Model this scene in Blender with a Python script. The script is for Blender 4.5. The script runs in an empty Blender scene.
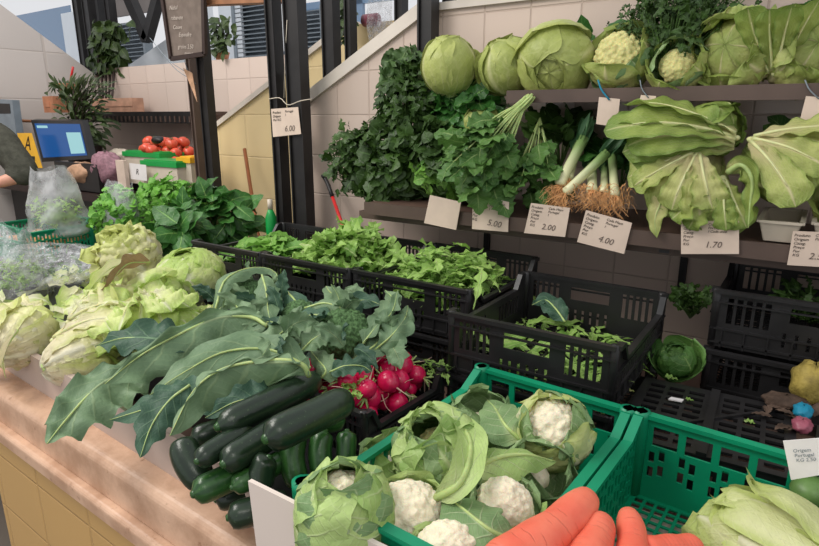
import bpy, math, random
import numpy as np
import mathutils
from mathutils import Vector
rnd = random.Random(7)
# ---------------------------------------------------------------- camera, world, light
PITCH, YAW = math.radians(15), math.radians(34.3)
CAM = np.array([0, 0, 1.6])
Fw = np.array([-math.sin(YAW)*math.cos(PITCH), math.cos(YAW)*math.cos(PITCH), -math.sin(PITCH)])
Rt = np.array([math.cos(YAW), math.sin(YAW), 0.0])
Up = np.cross(Rt, Fw)
S = bpy.context.scene
COL = S.collection
cd = bpy.data.cameras.new('camera'); cam = bpy.data.objects.new('camera', cd); COL.objects.link(cam)
cd.sensor_width = 36; cd.lens = 590/819*36; cd.clip_start = 0.02; cd.clip_end = 200
cam.location = CAM; cam.rotation_euler = (math.radians(75), 0, YAW)
S.camera = cam
S.view_settings.view_transform = 'Standard'; S.view_settings.look = 'None'
S.view_settings.exposure = 0.0; S.view_settings.gamma = 1; S.view_settings.use_curve_mapping = False
wd = bpy.data.worlds.new('world'); S.world = wd; wd.use_nodes = True
wd.node_tree.nodes['Background'].inputs[0].default_value = (0.93, 0.94, 0.97, 1)
wd.node_tree.nodes['Background'].inputs[1].default_value = 0.82
def area(name, loc, target, sx, sy, power, color):
    l = bpy.data.lights.new(name, 'AREA'); l.shape = 'RECTANGLE'; l.size = sx; l.size_y = sy; l.energy = power; l.color = color
    o = bpy.data.objects.new(name, l); COL.objects.link(o); o.location = loc
    o.rotation_euler = (Vector(target)-Vector(loc)).to_track_quat('-Z', 'Y').to_euler()
area('unseen_counter_lamp', (-2.6, -0.4, 3.6), (-1.2, 1.0, 0.9), 1.6, 1.0, 60, (1, 0.96, 0.89))  # unseen area lamp added above left to light the counter
area('unseen_hall_lamp', (-4.5, 0.8, 4.2), (-4.2, 3.2, 1.2), 2.0, 1.5, 85, (1, 0.95, 0.9))  # area lamp without a fitting, added to brighten the far stall walls
area('unseen_stall_lamp', (0.6, -0.9, 3.3), (-0.3, 0.8, 0.9), 1.2, 0.8, 13, (1, 0.95, 0.88))  # weak unseen lamp added at front right to lift the near crates

def ray(px, py): return Fw + Rt*(px-409.5)/590 - Up*(py-273)/590
def at(px, py, x=None, y=None, z=None, d=None):
    r = ray(px, py)
    t = (x-CAM[0])/r[0] if x is not None else (y-CAM[1])/r[1] if y is not None else (z-CAM[2])/r[2] if z is not None else d
    return CAM + r*t
V = lambda *a: np.array(a, float)
def nrm(v): v = np.asarray(v, float); return v/(np.linalg.norm(v)+1e-12)

# ---------------------------------------------------------------- materials
def newmat(name):
    m = bpy.data.materials.new(name); m.use_nodes = True
    nt = m.node_tree; return m, nt, nt.nodes['Principled BSDF']
def N(nt, t, **kw):
    n = nt.nodes.new(t)
    for k, v in kw.items(): setattr(n, k, v)
    return n
def mth(nt, op, a, b=None, c=None, clamp=False):
    n = N(nt, 'ShaderNodeMath', operation=op, use_clamp=clamp)
    for i, v in enumerate((a, b, c)):
        if v is None: continue
        if isinstance(v, (int, float)): n.inputs[i].default_value = v
        else: nt.links.new(v, n.inputs[i])
    return n.outputs[0]
def mixc(nt, f, a, b):
    n = N(nt, 'ShaderNodeMix', data_type='RGBA')
    for i, v in ((0, f), (6, a), (7, b)):
        if isinstance(v, (int, float)): n.inputs[i].default_value = v
        elif isinstance(v, tuple): n.inputs[i].default_value = (*v[:3], 1)
        else: nt.links.new(v, n.inputs[i])
    return n.outputs[2]
def noise(nt, scale, detail=3, vec=None, rough=.5):
    n = N(nt, 'ShaderNodeTexNoise'); n.inputs['Scale'].default_value = scale; n.inputs['Detail'].default_value = detail; n.inputs['Roughness'].default_value = rough
    if vec is not None: nt.links.new(vec, n.inputs['Vector'])
    return n.outputs[0]
def smooth(nt, v, a, b, lo=0., hi=1.):
    n = N(nt, 'ShaderNodeMapRange', interpolation_type='SMOOTHSTEP'); nt.links.new(v, n.inputs[0])
    for i, q in ((1, a), (2, b), (3, lo), (4, hi)): n.inputs[i].default_value = q
    return n.outputs[0]
def bump(nt, b, h, dist, strength=1):
    n = N(nt, 'ShaderNodeBump'); n.inputs['Strength'].default_value = strength; n.inputs['Distance'].default_value = dist
    nt.links.new(h, n.inputs['Height']); nt.links.new(n.outputs[0], b.inputs['Normal'])
def srgb(r, g, b):
    f = lambda c: (c/255/12.92) if c/255 <= .04045 else ((c/255+.055)/1.055)**2.4
    return (f(r), f(g), f(b))
def plain(name, c, rough=.5, spec=.5, var=.12, scale=12, bmp=0, metal=0, sss=0):
    m, nt, b = newmat(name)
    g = N(nt, 'ShaderNodeNewGeometry').outputs['Position']
    f = noise(nt, scale, 4, g)
    col = mixc(nt, smooth(nt, f, .3, .7), tuple(x*(1-var) for x in c), tuple(min(1, x*(1+var)) for x in c))
    nt.links.new(col, b.inputs['Base Color'])
    b.inputs['Roughness'].default_value = rough; b.inputs['Specular IOR Level'].default_value = spec; b.inputs['Metallic'].default_value = metal
    if sss: b.inputs['Subsurface Weight'].default_value = sss; b.inputs['Subsurface Scale'].default_value = .01
    if bmp: bump(nt, b, noise(nt, scale*4, 4, g), bmp)
    return m
def tile_mat(name, c, grout, sx=.2, sz=.2, axis='x', rough=.25, off=(0, 0)):
    m, nt, b = newmat(name)
    g = N(nt, 'ShaderNodeNewGeometry').outputs['Position']
    s = N(nt, 'ShaderNodeSeparateXYZ'); nt.links.new(g, s.inputs[0])
    u = mth(nt, 'DIVIDE', mth(nt, 'ADD', s.outputs[0 if axis == 'x' else 1], 50+off[0]), sx)
    w = mth(nt, 'DIVIDE', mth(nt, 'ADD', s.outputs[2], 50+off[1]), sz)
    du = mth(nt, 'ABSOLUTE', mth(nt, 'SUBTRACT', mth(nt, 'FRACT', u), .5)); dw = mth(nt, 'ABSOLUTE', mth(nt, 'SUBTRACT', mth(nt, 'FRACT', w), .5))
    e = smooth(nt, mth(nt, 'MAXIMUM', du, dw), .478, .492)
    cb = N(nt, 'ShaderNodeCombineXYZ'); nt.links.new(mth(nt, 'FLOOR', u), cb.inputs[0]); nt.links.new(mth(nt, 'FLOOR', w), cb.inputs[1])
    wn = N(nt, 'ShaderNodeTexWhiteNoise'); nt.links.new(cb.outputs[0], wn.inputs[0])
    tc = mixc(nt, wn.outputs[0], tuple(x*.93 for x in c), tuple(min(1, x*1.04) for x in c))
    tc = mixc(nt, smooth(nt, noise(nt, 1.3, 4, g), .35, .75, 0, .25), tc, tuple(x*.8 for x in c))
    nt.links.new(mixc(nt, e, tc, grout), b.inputs['Base Color'])
    nt.links.new(mth(nt, 'MULTIPLY_ADD', e, .5, rough), b.inputs['Roughness'])
    bump(nt, b, mth(nt, 'SUBTRACT', 1, e), .002)
    return m
def leaf_mat(name, dark, light, rib, base=None, base_to=.0, ribw=.10, nv=9, vein=.6, rough=.45, trans=.22, crinkle=.004, vslope=1.6, edge=None, fan=0):
    """u,v leaf coordinates: midrib at u=.5, v from stalk to tip; attribute tint gives each leaf its own shade"""
    m, nt, b = newmat(name)
    uv = N(nt, 'ShaderNodeUVMap').outputs[0]; s = N(nt, 'ShaderNodeSeparateXYZ'); nt.links.new(uv, s.inputs[0])
    u, v = s.outputs[0], s.outputs[1]
    g = N(nt, 'ShaderNodeNewGeometry').outputs['Position']
    wob = mth(nt, 'MULTIPLY', mth(nt, 'SUBTRACT', noise(nt, 22, 3, g), .5), .22)
    d = mth(nt, 'MULTIPLY', mth(nt, 'ABSOLUTE', mth(nt, 'SUBTRACT', u, .5)), 2)
    rm = smooth(nt, mth(nt, 'ADD', d, mth(nt, 'MULTIPLY', v, ribw*.8)), ribw*.55, ribw*1.5, 1, 0)
    q = mth(nt, 'PINGPONG', mth(nt, 'ADD', mth(nt, 'MULTIPLY_ADD', v, nv, mth(nt, 'MULTIPLY', d, -vslope)), mth(nt, 'MULTIPLY', wob, 3)), .5)
    vm = mth(nt, 'MULTIPLY', smooth(nt, q, .0, .10, 1, 0), smooth(nt, d, .3, 1., 1, .1))
    if fan:
        qf = mth(nt, 'PINGPONG', mth(nt, 'ADD', mth(nt, 'MULTIPLY', u, fan), mth(nt, 'MULTIPLY', wob, 6)), .5)
        vm = mth(nt, 'MAXIMUM', mth(nt, 'MULTIPLY', smooth(nt, qf, .0, .16, 1, 0), smooth(nt, v, .2, .9, 1, .15)), mth(nt, 'MULTIPLY', vm, .3))
    q2 = mth(nt, 'PINGPONG', mth(nt, 'MULTIPLY_ADD', v, nv*2.7, mth(nt, 'MULTIPLY', d, 5)), .5)
    vm2 = mth(nt, 'MULTIPLY', smooth(nt, q2, .0, .12, 1, 0), .35)
    vt = mth(nt, 'MULTIPLY', mth(nt, 'MAXIMUM', vm, vm2), vein)
    at_ = N(nt, 'ShaderNodeAttribute', attribute_name='tint').outputs['Fac']
    c = mixc(nt, at_, dark, light)
    c = mixc(nt, smooth(nt, noise(nt, 14, 4, g), .3, .75, 0, .45), c, tuple(x*1.35 for x in light))
    if edge: c = mixc(nt, smooth(nt, mth(nt, 'MAXIMUM', d, v), .72, 1., 0, .8), c, edge)
    c = mixc(nt, vt, c, rib)
    if base: c = mixc(nt, smooth(nt, mth(nt, 'ADD', v, mth(nt, 'MULTIPLY_ADD', d, .25, wob)), base_to*.35, base_to, 1, 0), c, base)
    c = mixc(nt, rm, c, rib)
    nt.links.new(c, b.inputs['Base Color']); b.inputs['Roughness'].default_value = rough; b.inputs['Specular IOR Level'].default_value = .35
    h = mth(nt, 'MULTIPLY_ADD', noise(nt, 70, 4, g, .6), 1.0, mth(nt, 'MULTIPLY', mth(nt, 'MAXIMUM', vt, rm), .6))
    bump(nt, b, h, crinkle*.7)
    tr = N(nt, 'ShaderNodeBsdfTranslucent'); nt.links.new(mixc(nt, .35, c, light), tr.inputs[0])
    mx = N(nt, 'ShaderNodeMixShader'); mx.inputs[0].default_value = trans
    nt.links.new(b.outputs[0], mx.inputs[1]); nt.links.new(tr.outputs[0], mx.inputs[2])
    nt.links.new(mx.outputs[0], nt.nodes['Material Output'].inputs[0])
    return m
M = {}
M['white_tile'] = tile_mat('white_tile', srgb(208, 188, 174), srgb(190, 170, 156))
M['white_tile_side'] = tile_mat('white_tile_side', srgb(202, 194, 188), srgb(192, 183, 176), sx=.9, sz=.45, axis='y')
M['far_tile'] = tile_mat('far_tile', srgb(218, 200, 188), srgb(200, 182, 170), sx=.3, sz=.3)
M['yellow_tile'] = tile_mat('yellow_tile', srgb(232, 208, 158), srgb(220, 196, 148), sx=.3, sz=.3)
M['counter_tile'] = tile_mat('counter_tile', srgb(214, 172, 108), srgb(192, 154, 98), sx=.3, sz=.2, off=(.02, .03))
M['cap'] = plain('marble_cap', srgb(214, 204, 192), .18, .6, .08, 5)
M['black_steel'] = plain('black_steel', srgb(34, 32, 32), .45, .4, .2)
M['brown_steel'] = plain('brown_steel', srgb(88, 72, 64), .5, .4, .15, 6)
M['shelf_wood'] = plain('shelf_wood', srgb(98, 76, 66), .5, .4, .15, 6)
M['slate'] = plain('chalkboard_slate', srgb(112, 100, 92), .8, .2, .12, 20)
M['chalk'] = plain('chalk', srgb(190, 178, 168), .9, .1)
M['dark_wood'] = plain('dark_wood', srgb(50, 36, 32), .5, .4)
M['wood'] = plain('wood', srgb(150, 104, 74), .6, .3, .2, 9)
M['broomwood'] = plain('broom_wood', srgb(140, 84, 50), .5, .3, .15, 9)
M['floor'] = tile_mat('floor_tile', srgb(160, 146, 130), srgb(110, 100, 90), .4, .4)
M['slab'] = plain('riser_board', srgb(196, 176, 164), .6, .3, .08, 5)
M['board'] = plain('white_board', srgb(222, 208, 198), .45, .4, .04, 3)
M['card'] = plain('card', srgb(214, 194, 178), .75, .2, .05, 14)
M['whitecard'] = plain('white_card', srgb(232, 228, 226), .7, .2, .03, 14)
M['ink'] = plain('ink', srgb(46, 38, 38), .7, .1)
M['pencil'] = plain('pencil', srgb(104, 92, 86), .7, .1)
M['blackplastic'] = plain('black_plastic', srgb(34, 33, 34), .36, .5, .25, 9, .0006)
M['greenplastic'] = plain('green_plastic', srgb(0, 138, 98), .42, .5, .10, 7, .0005)
M['greenplastic2'] = plain('green_lid_plastic', srgb(10, 150, 66), .4, .5, .08)
M['whiteplastic'] = plain('white_plastic', srgb(206, 194, 176), .4, .4, .06)
M['red'] = plain('red_paint', srgb(196, 34, 34), .35, .5, .05)
M['bluetape'] = plain('blue_tape', srgb(30, 130, 160), .5, .3, .05)
M['sleeve'] = plain('knit_sleeve', srgb(74, 74, 66), .9, .1, .2, 30, .003)
M['skin'] = plain('skin', srgb(206, 150, 128), .5, .3, .06, 10, 0, 0, .1)
M['hair'] = plain('hair', srgb(52, 42, 36), .6, .3, .2, 60)
M['jeans'] = plain('trousers', srgb(44, 46, 58), .9, .1)
M['tomato'] = plain('tomato_skin', srgb(214, 84, 58), .25, .5, .15, 14)
M['yellow'] = plain('yellow_plastic', srgb(232, 176, 44), .5, .4, .06)
M['planterwood'] = plain('planter_wood', srgb(196, 152, 128), .6, .3, .15)
M['mustard'] = plain('mustard_leaf', srgb(150, 132, 66), .6, .3, .3, 30, .003)
M['onion'] = plain('purple_net', srgb(150, 112, 122), .6, .3, .25, 50, .002)
M['bread'] = plain('tan_bag', srgb(190, 150, 120), .5, .3, .2, 20, .003)
M['orangebox'] = plain('orange_pot', srgb(188, 128, 96), .6, .3, .15)
M['purple'] = plain('purple_veg', srgb(150, 80, 96), .4, .4, .2)
M['stem'] = plain('pale_stem', srgb(172, 192, 122), .4, .4, .15, 40, 0, 0, .1)
M['stemgreen'] = plain('green_stem', srgb(98, 130, 70), .4, .4, .15, 40)
M['palerib'] = plain('pale_rib', srgb(204, 206, 150), .4, .4, .08, 30, 0, 0, .1)
M['root'] = plain('root_fibre', srgb(212, 160, 108), .7, .2, .25, 60)
M['dirt'] = plain('wilted_trash', srgb(82, 66, 56), .8, .2, .4, 30, .002)
def marble():
    m, nt, b = newmat('pink_marble'); g = N(nt, 'ShaderNodeNewGeometry').outputs['Position']
    c = mixc(nt, smooth(nt, noise(nt, 7, 8, g, .65), .35, .7), srgb(218, 180, 152), srgb(182, 142, 114))
    c = mixc(nt, smooth(nt, noise(nt, 26, 6, g, .7), .60, .72, 0, .75), c, srgb(140, 92, 66))
    nt.links.new(c, b.inputs['Base Color']); b.inputs['Roughness'].default_value = .38; bump(nt, b, noise(nt, 50, 4, g), .0015); return m
M['marble'] = marble()
def gourd(name, dark, light, spot, sc=90, rough=.28):
    m, nt, b = newmat(name); g = N(nt, 'ShaderNodeNewGeometry').outputs['Position']
    uv = N(nt, 'ShaderNodeUVMap').outputs[0]; s = N(nt, 'ShaderNodeSeparateXYZ'); nt.links.new(uv, s.inputs[0])
    st = mth(nt, 'PINGPONG', mth(nt, 'MULTIPLY', s.outputs[0], 9), .5)
    c = mixc(nt, smooth(nt, st, .1, .45, 0, .5), dark, light)
    c = mixc(nt, smooth(nt, noise(nt, 9, 4, g), .4, .75, 0, .5), c, light)
    c = mixc(nt, smooth(nt, noise(nt, sc*2, 2, g), .66, .74, 0, .4), c, spot)
    nt.links.new(c, b.inputs['Base Color']); b.inputs['Roughness'].default_value = rough; bump(nt, b, noise(nt, sc, 3, g), .0008); return m
M['courgette'] = gourd('courgette_skin', srgb(24, 38, 26), srgb(40, 60, 38), srgb(96, 120, 84))
M['courgette_light'] = gourd('courgette_skin_light', srgb(34, 70, 32), srgb(62, 106, 48), srgb(120, 150, 90))
def carrotm():
    m, nt, b = newmat('carrot_skin'); g = N(nt, 'ShaderNodeNewGeometry').outputs['Position']
    uv = N(nt, 'ShaderNodeUVMap').outputs[0]; s = N(nt, 'ShaderNodeSeparateXYZ'); nt.links.new(uv, s.inputs[0])
    c = mixc(nt, smooth(nt, noise(nt, 14, 4, g), .3, .7), srgb(226, 100, 76), srgb(236, 126, 98))
    r = mth(nt, 'PINGPONG', mth(nt, 'ADD', mth(nt, 'MULTIPLY', s.outputs[1], 16), mth(nt, 'MULTIPLY', noise(nt, 22, 3, g), 1.5)), .5)
    rm = mth(nt, 'MULTIPLY', smooth(nt, r, 0, .09, 1, 0), smooth(nt, noise(nt, 35, 2, g), .45, .6))
    c = mixc(nt, mth(nt, 'MULTIPLY', rm, .35), c, srgb(200, 88, 62))
    nt.links.new(c, b.inputs['Base Color']); b.inputs['Roughness'].default_value = .5
    b.inputs['Subsurface Weight'].default_value = .1; b.inputs['Subsurface Scale'].default_value = .01
    bump(nt, b, mth(nt, 'SUBTRACT', noise(nt, 40, 3, g), mth(nt, 'MULTIPLY', rm, .5)), .0014); return m
M['carrot'] = carrotm()
M['radish'] = plain('radish_skin', srgb(216, 26, 84), .22, .6, .22, 25, .0004, 0, .05)
M['radroot'] = plain('radish_root', srgb(226, 190, 170), .5, .3)
M['curd'] = plain('cauliflower_curd', srgb(236, 226, 198), .75, .2, .07, 40, .003, 0, .15)
M['curd_yellow'] = plain('pale_head', srgb(206, 200, 136), .7, .2, .12, 40, .003, 0, .15)
M['broc'] = plain('broccoli_florets', srgb(92, 124, 80), .85, .2, .4, 160, .004)
M['lettuce'] = leaf_mat('lettuce_leaf', srgb(180, 204, 108), srgb(222, 230, 156), srgb(240, 240, 206), srgb(240, 236, 206), .8, .20, 6, .6, .35, .3, .006, edge=srgb(166, 200, 88), fan=9)
M['pale_cab'] = leaf_mat('pale_cabbage_leaf', srgb(206, 212, 146), srgb(226, 228, 176), srgb(236, 234, 200), srgb(238, 234, 204), .6, .2, 6, .5, .38, .25, .005, edge=srgb(186, 202, 110), fan=13)
M['lettuce_yellow'] = leaf_mat('lettuce_leaf_yellow', srgb(214, 214, 148), srgb(234, 230, 180), srgb(242, 238, 212), srgb(242, 232, 200), .9, .20, 6, .6, .35, .3, .006, edge=srgb(196, 210, 112), fan=9)
M['cabbage'] = leaf_mat('cabbage_leaf', srgb(172, 192, 108), srgb(200, 214, 138), srgb(220, 226, 168), srgb(226, 228, 180), .35, .12, 5, .6, .38, .2, .004, fan=7)
M['cabbage_dim'] = leaf_mat('cabbage_leaf_green', srgb(148, 162, 84), srgb(184, 192, 112), srgb(204, 206, 146), srgb(208, 206, 148), .35, .12, 5, .6, .38, .2, .004, fan=7)
M['escarole'] = leaf_mat('escarole_leaf', srgb(124, 150, 66), srgb(168, 182, 94), srgb(206, 208, 146), srgb(214, 208, 150), .4, .16, 8, .7, .38, .25, .005, edge=srgb(112, 144, 62), fan=15)
M['escarole_pale'] = leaf_mat('escarole_pale_leaf', srgb(164, 178, 92), srgb(204, 206, 132), srgb(224, 216, 166), srgb(220, 208, 156), .7, .16, 8, .7, .38, .25, .005, edge=srgb(140, 164, 76), fan=15)
M['caul'] = leaf_mat('cauliflower_leaf', srgb(136, 172, 90), srgb(184, 206, 132), srgb(206, 220, 164), srgb(204, 216, 160), .5, .12, 7, .75, .42, .2, .004)
M['caul_grey'] = leaf_mat('cauliflower_outer_leaf', srgb(104, 138, 90), srgb(146, 172, 118), srgb(190, 206, 160), srgb(194, 208, 156), .35, .11, 7, .75, .45, .15, .004)
M['brocleaf'] = leaf_mat('broccoli_leaf', srgb(88, 116, 86), srgb(124, 150, 112), srgb(160, 180, 134), None, 0, .05, 6, .4, .5, .12, .004)
M['brocleaf_dark'] = leaf_mat('broccoli_leaf_dark', srgb(44, 74, 58), srgb(66, 98, 76), srgb(112, 144, 110), None, 0, .07, 7, .5, .5, .1, .004)
M['parsley'] = leaf_mat('parsley_leaf', srgb(32, 54, 20), srgb(62, 90, 36), srgb(84, 116, 62), None, 0, .1, 4, .3, .45, .15, .002)
M['kale'] = leaf_mat('kale_leaf', srgb(44, 72, 38), srgb(84, 112, 62), srgb(120, 144, 92), None, 0, .1, 6, .4, .45, .15, .003)
M['spinach'] = leaf_mat('spinach_leaf', srgb(34, 76, 30), srgb(64, 118, 50), srgb(120, 164, 86), None, 0, .09, 6, .5, .35, .15, .003)
M['cress'] = leaf_mat('cress_leaf', srgb(66, 126, 40), srgb(124, 184, 74), srgb(150, 200, 100), None, 0, .1, 4, .4, .4, .25, .002)
M['rocket'] = leaf_mat('rocket_leaf', srgb(112, 160, 66), srgb(164, 200, 104), srgb(200, 218, 150), srgb(196, 214, 144), .3, .12, 7, .5, .4, .28, .003)
M['salad'] = leaf_mat('salad_leaf', srgb(82, 140, 52), srgb(130, 180, 78), srgb(176, 206, 124), None, 0, .1, 6, .5, .4, .28, .004)
M['turnip'] = leaf_mat('turnip_green_leaf', srgb(50, 90, 40), srgb(92, 132, 62), srgb(140, 168, 102), None, 0, .08, 7, .6, .42, .18, .004)
M['pot'] = leaf_mat('house_plant_leaf', srgb(36, 54, 28), srgb(66, 84, 42), srgb(90, 108, 60), None, 0, .08, 5, .3, .4, .15, .002)
M['brown_leaf'] = leaf_mat('wilted_brown_leaf', srgb(120, 96, 70), srgb(160, 132, 98), srgb(180, 156, 120), None, 0, .1, 6, .6, .6, .1, .006)
M['leek'] = leaf_mat('leek_leaf', srgb(48, 84, 52), srgb(76, 112, 74), srgb(110, 140, 96), None, 0, .1, 1, .2, .4, .1, .002)
def leekshaft():
    m, nt, b = newmat('leek_shaft'); uv = N(nt, 'ShaderNodeUVMap').outputs[0]; s = N(nt, 'ShaderNodeSeparateXYZ'); nt.links.new(uv, s.inputs[0])
    c = mixc(nt, smooth(nt, s.outputs[1], .45, .95), srgb(226, 222, 180), srgb(110, 146, 80))
    st = mth(nt, 'PINGPONG', mth(nt, 'MULTIPLY', s.outputs[0], 22), .5)
    c = mixc(nt, smooth(nt, st, 0, .5, 0, .25), c, srgb(180, 190, 130))
    nt.links.new(c, b.inputs['Base Color']); b.inputs['Roughness'].default_value = .35; return m
M['leekshaft'] = leekshaft()
def film():
    m, nt, b = newmat('plastic_film'); g = N(nt, 'ShaderNodeNewGeometry').outputs['Position']
    b.inputs['Base Color'].default_value = (.9, .92, .95, 1); b.inputs['Roughness'].default_value = .12; b.inputs['Specular IOR Level'].default_value = .9
    w = smooth(nt, noise(nt, 26, 5, g, .7), .42, .75)
    nt.links.new(mth(nt, 'MULTIPLY_ADD', w, .45, .16), b.inputs['Alpha'])
    bump(nt, b, noise(nt, 22, 6, g, .7), .02); return m
M['film'] = film()
def frost():
    m, nt, b = newmat('frosted_film'); g = N(nt, 'ShaderNodeNewGeometry').outputs['Position']
    b.inputs['Base Color'].default_value = (.88, .9, .92, 1); b.inputs['Roughness'].default_value = .3
    w = smooth(nt, noise(nt, 7, 3, g, .5), .35, .7)
    nt.links.new(mth(nt, 'MULTIPLY_ADD', w, .32, .14), b.inputs['Alpha'])
    bump(nt, b, noise(nt, 16, 5, g, .6), .015); return m
M['frost'] = frost()
def emis(name, c, s):
    m, nt, b = newmat(name); b.inputs['Base Color'].default_value = (0, 0, 0, 1); b.inputs['Emission Color'].default_value = (*c, 1); b.inputs['Emission Strength'].default_value = s; b.inputs['Roughness'].default_value = .2; return m
M['screen'] = emis('screen_blue', srgb(22, 84, 150), .9)
M['screen_light'] = emis('screen_light', srgb(170, 225, 230), .8)
M['louver'] = plain('louvre_grey', srgb(128, 138, 146), .5, .4, .08)
M['facade'] = plain('facade_grey', srgb(128, 120, 116), .7, .3, .1, 2)
M['facade_white'] = plain('facade_white', srgb(220, 226, 232), .7, .3, .04, 2)
def glassm():
    m, nt, b = newmat('blue_glass'); b.inputs['Base Color'].default_value = (*srgb(120, 150, 182), 1); b.inputs['Roughness'].default_value = .1; b.inputs['Alpha'].default_value = .75; return m
M['glass'] = glassm()

# ---------------------------------------------------------------- mesh builder
class MB:
    def __init__(s): s.v = []; s.uv = []; s.t = []; s.f = []; s.n = 0; s.sm = []
    def add(s, verts, faces, uv=None, tint=.5, smooth=True):
        verts = np.asarray(verts, float).reshape(-1, 3); k = len(verts)
        s.v.append(verts); s.uv.append(np.zeros((k, 2)) if uv is None else np.asarray(uv, float).reshape(-1, 2))
        s.t.append(np.full(k, tint, float))
        n = s.n; s.f += [tuple(i+n for i in f) for f in faces]; s.sm += [smooth]*len(faces); s.n += k
    def grid(s, P, UV, tint=.5, wrap=False):
        nu, nv = P.shape[:2]
        fs = []
        for i in range(nu if wrap else nu-1):
            for j in range(nv-1):
                i2 = (i+1) % nu
                fs.append((i*nv+j, i2*nv+j, i2*nv+j+1, i*nv+j+1))
        s.add(P.reshape(-1, 3), fs, UV.reshape(-1, 2), tint)
    def obox(s, o, u, v, n):
        o, u, v, n = (np.asarray(q, float) for q in (o, u, v, n))
        vs = [o, o+u, o+u+v, o+v, o+n, o+u+n, o+u+v+n, o+v+n]
        fs = [(0, 3, 2, 1), (4, 5, 6, 7), (0, 1, 5, 4), (1, 2, 6, 5), (2, 3, 7, 6), (3, 0, 4, 7)]
        if np.dot(np.cross(u, v), n) < 0: fs = [f[::-1] for f in fs]
        s.add(vs, fs, smooth=False)
    def box(s, x0, x1, y0, y1, z0, z1): s.obox((x0, y0, z0), (x1-x0, 0, 0), (0, y1-y0, 0), (0, 0, z1-z0))
    def bar(s, a, b, w, h, up=(0, 0, 1)):
        a, b = np.asarray(a, float), np.asarray(b, float); t = nrm(b-a); sd = nrm(np.cross(t, up)); u2 = np.cross(sd, t)
        s.obox(a-sd*w/2-u2*h/2, b-a, sd*w, u2*h)
    def prism(s, poly, n):
        poly = [np.asarray(p, float) for p in poly]; n = np.asarray(n, float); k = len(poly)
        vs = poly+[p+n for p in poly]
        s.add(vs, [tuple(range(k))[::-1], tuple(range(k, 2*k))]+[(i, (i+1) % k, (i+1) % k+k, i+k) for i in range(k)], smooth=False)
    def tube(s, pts, rad, seg=8, tint=.5, caps=True):
        pts = [np.asarray(p, float) for p in pts]; k = len(pts)
        if not hasattr(rad, '__len__'): rad = [rad]*k
        ref = None; rows = []
        for i in range(k):
            t = nrm(pts[min(i+1, k-1)]-pts[max(i-1, 0)])
            if ref is None: ref = nrm(np.cross(t, (0.3, .2, 1)) if abs(t[2]) < .95 else np.cross(t, (1, 0, 0)))
            ref = nrm(ref-t*np.dot(ref, t)); b = np.cross(t, ref)
            rows.append([pts[i]+(ref*math.cos(2*math.pi*j/seg)+b*math.sin(2*math.pi*j/seg))*rad[i] for j in range(seg)])
        P = np.array(rows).transpose(1, 0, 2)
        UV = np.array([[(j/seg, i/(k-1)) for i in range(k)] for j in range(seg)])
        s.grid(P, UV, tint, wrap=True)
        if caps:
            n = s.n-k*seg
            s.f.append(tuple(n+j*k for j in range(seg))[::-1]); s.sm.append(True); s.f.append(tuple(n+j*k+k-1 for j in range(seg))); s.sm.append(True)
    def ball(s, c, r, seg=10, ring=7, sq=(1, 1, 1), axes=None, tint=.5, bump=0):
        P = np.zeros((seg, ring+1, 3)); UV = np.zeros((seg, ring+1, 2)); r0 = rnd.random()*9
        for i in range(seg):
            for j in range(ring+1):
                th = math.pi*(.001+.998*j/ring); ph = 2*math.pi*i/seg
                q = V(math.sin(th)*math.cos(ph)*sq[0], math.sin(th)*math.sin(ph)*sq[1], math.cos(th)*sq[2])*r
                if bump: q = q*(1+bump*math.sin(3*ph+r0)*math.sin(2*th+r0))
                P[i, j] = q; UV[i, j] = (i/seg, j/ring)
        if axes is not None: P = P @ np.array(axes)
        s.grid(P+np.asarray(c, float), UV, tint, wrap=True)
    def build(s, name, mat, parent=None, origin=None):
        v = np.concatenate(s.v); me = bpy.data.meshes.new(name)
        o0 = np.zeros(3)
        if parent is not None: o0 = np.array(parent.matrix_basis.translation)+(np.array(parent.parent.matrix_basis.translation) if parent.parent else 0)
        elif origin is not None: o0 = np.asarray(origin, float)
        me.from_pydata((v-o0).tolist(), [], s.f)
        me.polygons.foreach_set('use_smooth', s.sm)
        li = np.empty(len(me.loops), dtype=np.int32); me.loops.foreach_get('vertex_index', li)
        uvl = me.uv_layers.new(name='UVMap'); uvl.data.foreach_set('uv', np.concatenate(s.uv)[li].ravel())
        a = me.attributes.new('tint', 'FLOAT', 'POINT'); a.data.foreach_set('value', np.concatenate(s.t))
        me.materials.append(mat)
        o = bpy.data.objects.new(name, me); COL.objects.link(o)
        if parent is not None: o.parent = parent
        else: o.location = o0
        return o
def tag(o, label=None, cat=None, group=None, kind=None):
    if label: o['label'] = label
    if cat: o['category'] = cat
    if group: o['group'] = group
    if kind: o['kind'] = kind
    return o
def thing(name, loc, label, cat, group=None, kind=None):
    o = bpy.data.objects.new(name, None); COL.objects.link(o); o.location = tuple(float(q) for q in loc); o.empty_display_size = .02
    return tag(o, label, cat, group, kind)
def struct(name, mb, mat, label=None):
    return tag(mb.build(name, mat), label or name.replace('_', ' '), 'structure', kind='structure')
def copy_thing(src, loc, label=None, rot=None, scale=None):
    c = src.copy(); COL.objects.link(c); c.location = tuple(loc)
    if rot is not None: c.rotation_euler = rot
    if scale is not None: c.scale = (scale,)*3
    if label: c['label'] = label
    for ch in src.children:
        d = ch.copy(); COL.objects.link(d); d.parent = c
        for g in ch.children:
            e = g.copy(); COL.objects.link(e); e.parent = d
    return c

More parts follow.
